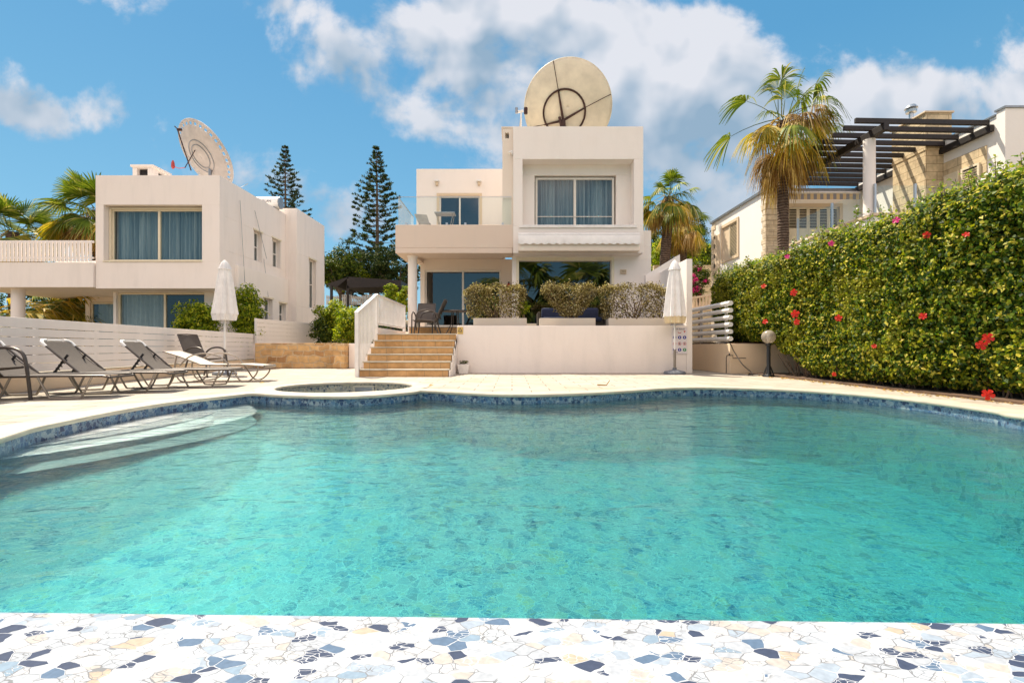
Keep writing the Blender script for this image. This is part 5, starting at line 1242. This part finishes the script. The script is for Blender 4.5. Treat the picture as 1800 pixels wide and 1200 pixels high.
for j, zc in enumerate(rows):
    for k, xc in enumerate(cols):
        if j == 0:
            if k == 1: m = MB(); m.tube([(xc+.04*math.cos(a),12.544,zc+.04*math.sin(a)) for a in np.linspace(3.3,6.1,9)],.007,5); m.build('arc_symbol', M['redink'], t)
            else: MB().xprism([(xc-.03,12.545,zc+.02),(xc+.03,12.545,zc+.02),(xc,12.545,zc-.03)],(0,-.002,0)).build('arrow_symbol', M['redink'], t)
        elif j == 2:
            disc(xc,zc,.043,'redink','prohibition_ring',.033); m = MB(); m.bar((xc-.028,12.545,zc+.028),(xc+.028,12.545,zc-.028),.003,.009,up=(0,1,0)); m.build('slash', M['redink'], t); MB().box(xc-.012,xc+.012,12.5455,12.547,zc-.02,zc+.02).build('figure', M['ink'], t)
        else:
            g_ = 'greenink' if (j == 3 and k == 2) else 'blue'; disc(xc,zc,.045,g_,'round_symbol'); 
            MB().box(xc-.009,xc+.009,12.542,12.544,zc-.026,zc+.012).build('figure', M['signw'], t); disc(xc,zc+.022,.009,'signw','figure_head',y=12.5435)
# ---- dishes
def dish(t, c, nrm, r, depth, mat, holes=0, seg=48):
    n = Vector(nrm).normalized(); a = n.cross(Vector((0,0,1))).normalized(); b = a.cross(n).normalized(); c = Vector(c); vs = []; rings = 14
    for i in range(rings+1):
        q = i/rings*r
        for k in range(seg): th = 6.283*k/seg; vs.append(c+a*q*math.cos(th)+b*q*math.sin(th)+n*depth*((q/r)**2-1))
    fs = [(i*seg+k,i*seg+(k+1)%seg,(i+1)*seg+(k+1)%seg,(i+1)*seg+k) for i in range(rings) for k in range(seg)]
    if holes:
        fs = [f for idx, f in enumerate(fs) if not (idx//seg == rings-2 and (idx % seg) % 2 == 0)]
    m = MB().add(vs, fs); d = m.build('reflector', mat, t, smooth=True); sd = d.modifiers.new('s','SOLIDIFY'); sd.thickness = .015
    m = MB(); m.tube([c+a*r*math.cos(6.283*k/seg)+b*r*math.sin(6.283*k/seg) for k in range(seg)],.022,6,closed=True); m.build('rim', mat, d, smooth=True)
    return n, a, b, c
M['dishc'] = simple('cream_fibreglass', (.74,.645,.48), .55, var=.10, nscale=1.6); M['dishg'] = simple('grey_perforated_metal', (.60,.54,.50), .55, .1, var=.12, nscale=2); M['rust'] = simple('rusty_steel', (.07,.03,.022), .7, .3, var=.3)
D = 18.0; cx, cz = PX(998,D), PZ(189,D); t = thing('satellite_dish', 'huge round cream dish seen from behind on the white villa roof', 'satellite dish', (cx,D,7.4))
n, a, b, c = dish(t, (cx,D,cz), (.10,.92,.40), 1.61, .42, M['dishc'], seg=72)
bk = c-n*.46; m = MB(); rc = c-n*.40+a*(-.13 if a.x>0 else .13)+b*(-.18); R0 = .76
m.tube([rc+a*R0*math.cos(6.283*k/40)+b*R0*math.sin(6.283*k/40) for k in range(40)],.035,8,closed=True); m.build('mount_ring', M['rust'], t, smooth=True)
sx = 1 if a.x > 0 else -1
def on(px_, pz_, off): # point on the dish back at radial offset (metres right, up)
    return c+a*sx*px_+b*pz_+n*(.42*((px_**2+pz_**2)/1.645**2-1)-off)
hub = on(-.17,-.45,.16)
for (p_, q_) in (((-.52,1.53),(-.34,.53)),((1.56,.35),(.58,-.08)),((-1.5,-.62),(-.86,-.56))): MB().tube([on(*p_,.05), on((p_[0]+q_[0])/2,(p_[1]+q_[1])/2,.12), on(*q_,.12)],.014,6).build('stay_rod', M['rust'], t)
m = MB(); m.tube([on(-.34,.53,.08),hub,on(-.02,-.95,.16)],[.03,.05,.05],8); m.tube([on(-.86,-.56,.08),hub,on(.58,-.08,.08)],[.03,.05,.03],8); m.build('cross_beams', M['rust'], t, smooth=True)
MB().tube([hub, (hub.x,D-.55,7.5)],.09,10).build('mast', M['rust'], t, smooth=True); MB().tube([hub+Vector((-.14,-.05,.1)), hub+Vector((-.05,-.1,-.4))],.05,8).build('actuator', M['rust'], t)
D = 17.8; x = PX(916,D); t = thing('small_antenna', 'small tripod antenna with two brown horns left of the huge dish', 'antenna', (x,D,7.4)); z = PZ(196,D)
MB().tube([(x,D,7.4),(x,D,z)],.03,8).build('mast', M['plasticw'], t); MB().tube([(x-.18,D,7.4),(x,D,z-.1)],.02,6).build('brace', M['beige'], t)
MB().tube([(x-.12,D,z-.02),(x+.08,D,z+.02)],.05,8).build('body', M['plasticw'], t, smooth=True)
MB().lathe(x+.17,D,[(.03,z-.10),(.07,z-.09),(.07,z+.13),(.03,z+.14)],12).build('horn', M['rust'], t, smooth=True); MB().lathe(x-.17,D,[(.03,z-.08),(.05,z-.07),(.05,z+.13),(.02,z+.14)],12).build('horn', M['grey'], t, smooth=True)
D = 18.2; c0 = (PX(362,D),D,PZ(272,D)); t = thing('satellite_dish', 'tilted grey dish with a perforated rim on the left villa roof', 'satellite dish', (c0[0],D,6.1))
n, a, b, c = dish(t, c0, (.42,.70,.58), 1.26, .22, M['dishg'], holes=1, seg=60)
m = MB()
for rr_ in (.42,.58): m.tube([c+a*rr_*math.cos(6.283*k/40)+b*rr_*math.sin(6.283*k/40)+n*.22*((rr_/1.22)**2-1)-n*.03 for k in range(40)],.016,5,closed=True)
m.build('inner_rings', M['grey'], t)
f0 = P(345,298,17.7); lnb = P(312,228,17.2)
m = MB(); m.tube([P(336,300,17.6),lnb],.020,6); m.tube([P(325,295,17.0),P(343,264,18.0)],.016,6); m.build('feed_arm', M['rust'], t)
m = MB(); m.tube([lnb,lnb+Vector((.14,0,.0))],.05,8); m.bar(lnb+Vector((-.1,0,.12)),lnb+Vector((.04,0,-.02)),.03,.03); m.build('feed_head', M['rust'], t)
m = MB(); m.lathe(PX(304,17),17.,[(.02,PZ(297,17)),(.06,PZ(294,17)),(.05,PZ(286,17)),(.02,PZ(282,17))],10); m.tube([P(304,292,17),P(314,296,17.0),P(325,295,17)],.012,5); m.build('small_feed', M['redp'], t)
m = MB(); m.tube([(c0[0]+.1,D+.1,6.1),(c0[0]+.1,D+.1,c0[2]-.3)],.06,8); m.box(c0[0]-.25,c0[0]+.1,D-.3,D+.1,6.1,6.62); m.build('mount', M['grey'], t)
# solar tank, aerial
D = 20.0; x0,x1 = PX(447,D),PX(494,D); zc = PZ(357,D); t = thing('solar_water_tank', 'white horizontal solar water tank on the left villa roof', 'water tank', ((x0+x1)/2,D,6.1))
MB().tube([(x0,D,zc),(x1-.03,D,zc)],.25,24).build('tank', M['plasticw'], t, smooth=True); MB().tube([(x1-.028,D,zc),(x1,D,zc)],.245,24).build('end_cap', M['grey'], t)
MB().box(x0+.18,x0+.27,D-.262,D-.25,zc-.04,zc+.05).build('red_mark', M['redp'], t); text_mesh('ALKLAN', .14, 'lettering', M['ink'], t, (x0+.30,D-.262,zc-.04))
for x in (x0+.2,x1-.2): MB().box(x-.03,x+.03,D-.2,D+.2,6.1,zc-.2).build('stand', M['grey'], t)
t = MB(); p = P(417,332,17.5); t.tube([(p.x,p.y,6.3),p],.012,5); t.tube([p,P(436,323,17.5)],.010,5); o = t.build('roof_aerial', M['steel'], loc=(p.x,p.y,6.3)); tag(o, 'thin slanted aerial rod on the left villa roof edge', 'aerial')
# ---- canopy, picket fence, far bits
t = thing('shade_canopy', 'dark brown pitched shade canopy between the two villas', 'canopy', (PX(640,26),26,2)); D = 26.0
def Q(px,py,dd): return P(px,py,dd)
MB().xprism([Q(572,500,26),Q(610,487,26),Q(614,487,26),Q(592,504,26)],(0,3,0)).build('left_roof', M['darkwood'], t); MB().xprism([Q(610,486,26),Q(705,493,26),Q(705,503,26),Q(610,506,26)],(0,2.6,0)).build('roof', M['darkwood'], t)
for px in (582,611,690): p = Q(px,502,26); MB().box(p.x-.06,p.x+.06,26,26.12,1.2,p.z).build('post', M['darkwood'], t)
t = thing('picket_fence', 'white picket fence under the dark shade canopy', 'fence', (PX(610,30),30,2)); 
for py in (523,531): a_ = P(574,py,30); b_ = P(660,py+1,30); MB().bar(a_,b_,.03,.07).build('rail', M['white'], t)
m = MB()
for i in range(28):
    p = P(575+i*3.1,519+1.5*math.sin(i*.45),30); m.box(p.x-.035,p.x+.035,29.95,29.98,PZ(536,30),p.z)
m.build('pickets', M['white'], t)
t = thing('ochre_balustrade', 'low ochre balustrade between wing wall and stone-trimmed villa', 'balustrade', (PX(1234,19),19,1.5)); D = 19.
m = MB(); a_ = P(1216,524,D); b_ = P(1256,517,D-.3); m.bar(a_,b_,.12,.07); m.build('top_rail', M['ochre'], t); m = MB(); a2_ = P(1216,545,D); b2_ = P(1256,538,D-.3); m.bar(a2_,b2_,.14,.22); m.build('kerb', M['ochre'], t)
for i in range(7):
    u = (i+.5)/7; p = a_.lerp(b_,u); q = a2_.lerp(b2_,u); MB().lathe(p.x,p.y,[(.03,q.z),(.05,q.z+.12),(.025,q.z+.3),(.035,p.z-.03)],8).build('baluster', M['ochre'], t, smooth=True)
MB().box(PX(1150,27),PX(1275,27),27,27.3,0,PZ(466,27)).build('back_wall', M['clad'], loc=(PX(1200,27),27,0)); tag(S.objects['back_wall'], 'beige stone wall at the foot of the two palms', 'wall')
tt = tree('bougainvillea', 'bougainvillea bush with magenta flowers behind the ochre balustrade', (PX(1228,20),20,1.), (PX(1228,20),20,PZ(492,20)), (.45,.4,.8), 'dgreen', 91, 40, 60, .09, .2, .04, cat='shrub')
r_ = np.random.default_rng(7); C, N = tree_leaves((PX(1226,19.8),19.8,PZ(492,20)), (.35,.35,.65), 16, 26, r_, .14, .6); leaves('flowers', C, N, .09, M['magfl'], tt, rng=r_)['kind'] = 'stuff'
# skimmer plate in the spa, twig on the deck
m = MB(); xs_ = SPA[0]-.05; yy = SPA[1]+SR-.012; m.ring(xs_-.2,xs_+.2,-.30,-.06,yy-.02,yy,.035); t = thing('spa_skimmer', 'small white skimmer opening in the far wall of the round spa', 'skimmer', (xs_,yy,-.2)); m.build('frame', M['skim'], t); MB().box(xs_-.16,xs_+.16,yy-.01,yy,-.26,-.10).build('flap', M['grey'], t)
g = G(1060,678); m = MB(); m.tube([(g[0]-.1,g[1],.02),(g[0]+.06,g[1],.015),(g[0]+.12,g[1],.10)],[.012,.01,.006],5); o = m.build('twig', M['palmdry'], loc=(g[0],g[1],0)); tag(o, 'dry bent twig lying on the deck before the terrace wall', 'twig')
for px,py,lab in ((460,674,'lone dry leaf on the deck left of the spa'),(757,679,'lone dry leaf on the deck right of the spa')):
    g = G(px,py); m = MB(); m.add([(g[0]-.05,g[1],.012),(g[0],g[1]-.03,.03),(g[0]+.06,g[1],.02),(g[0],g[1]+.03,.035)],[(0,1,2,3)]); tag(m.build('dry_leaf', M['palmdry'], loc=(g[0],g[1],.0)), lab, 'leaf')
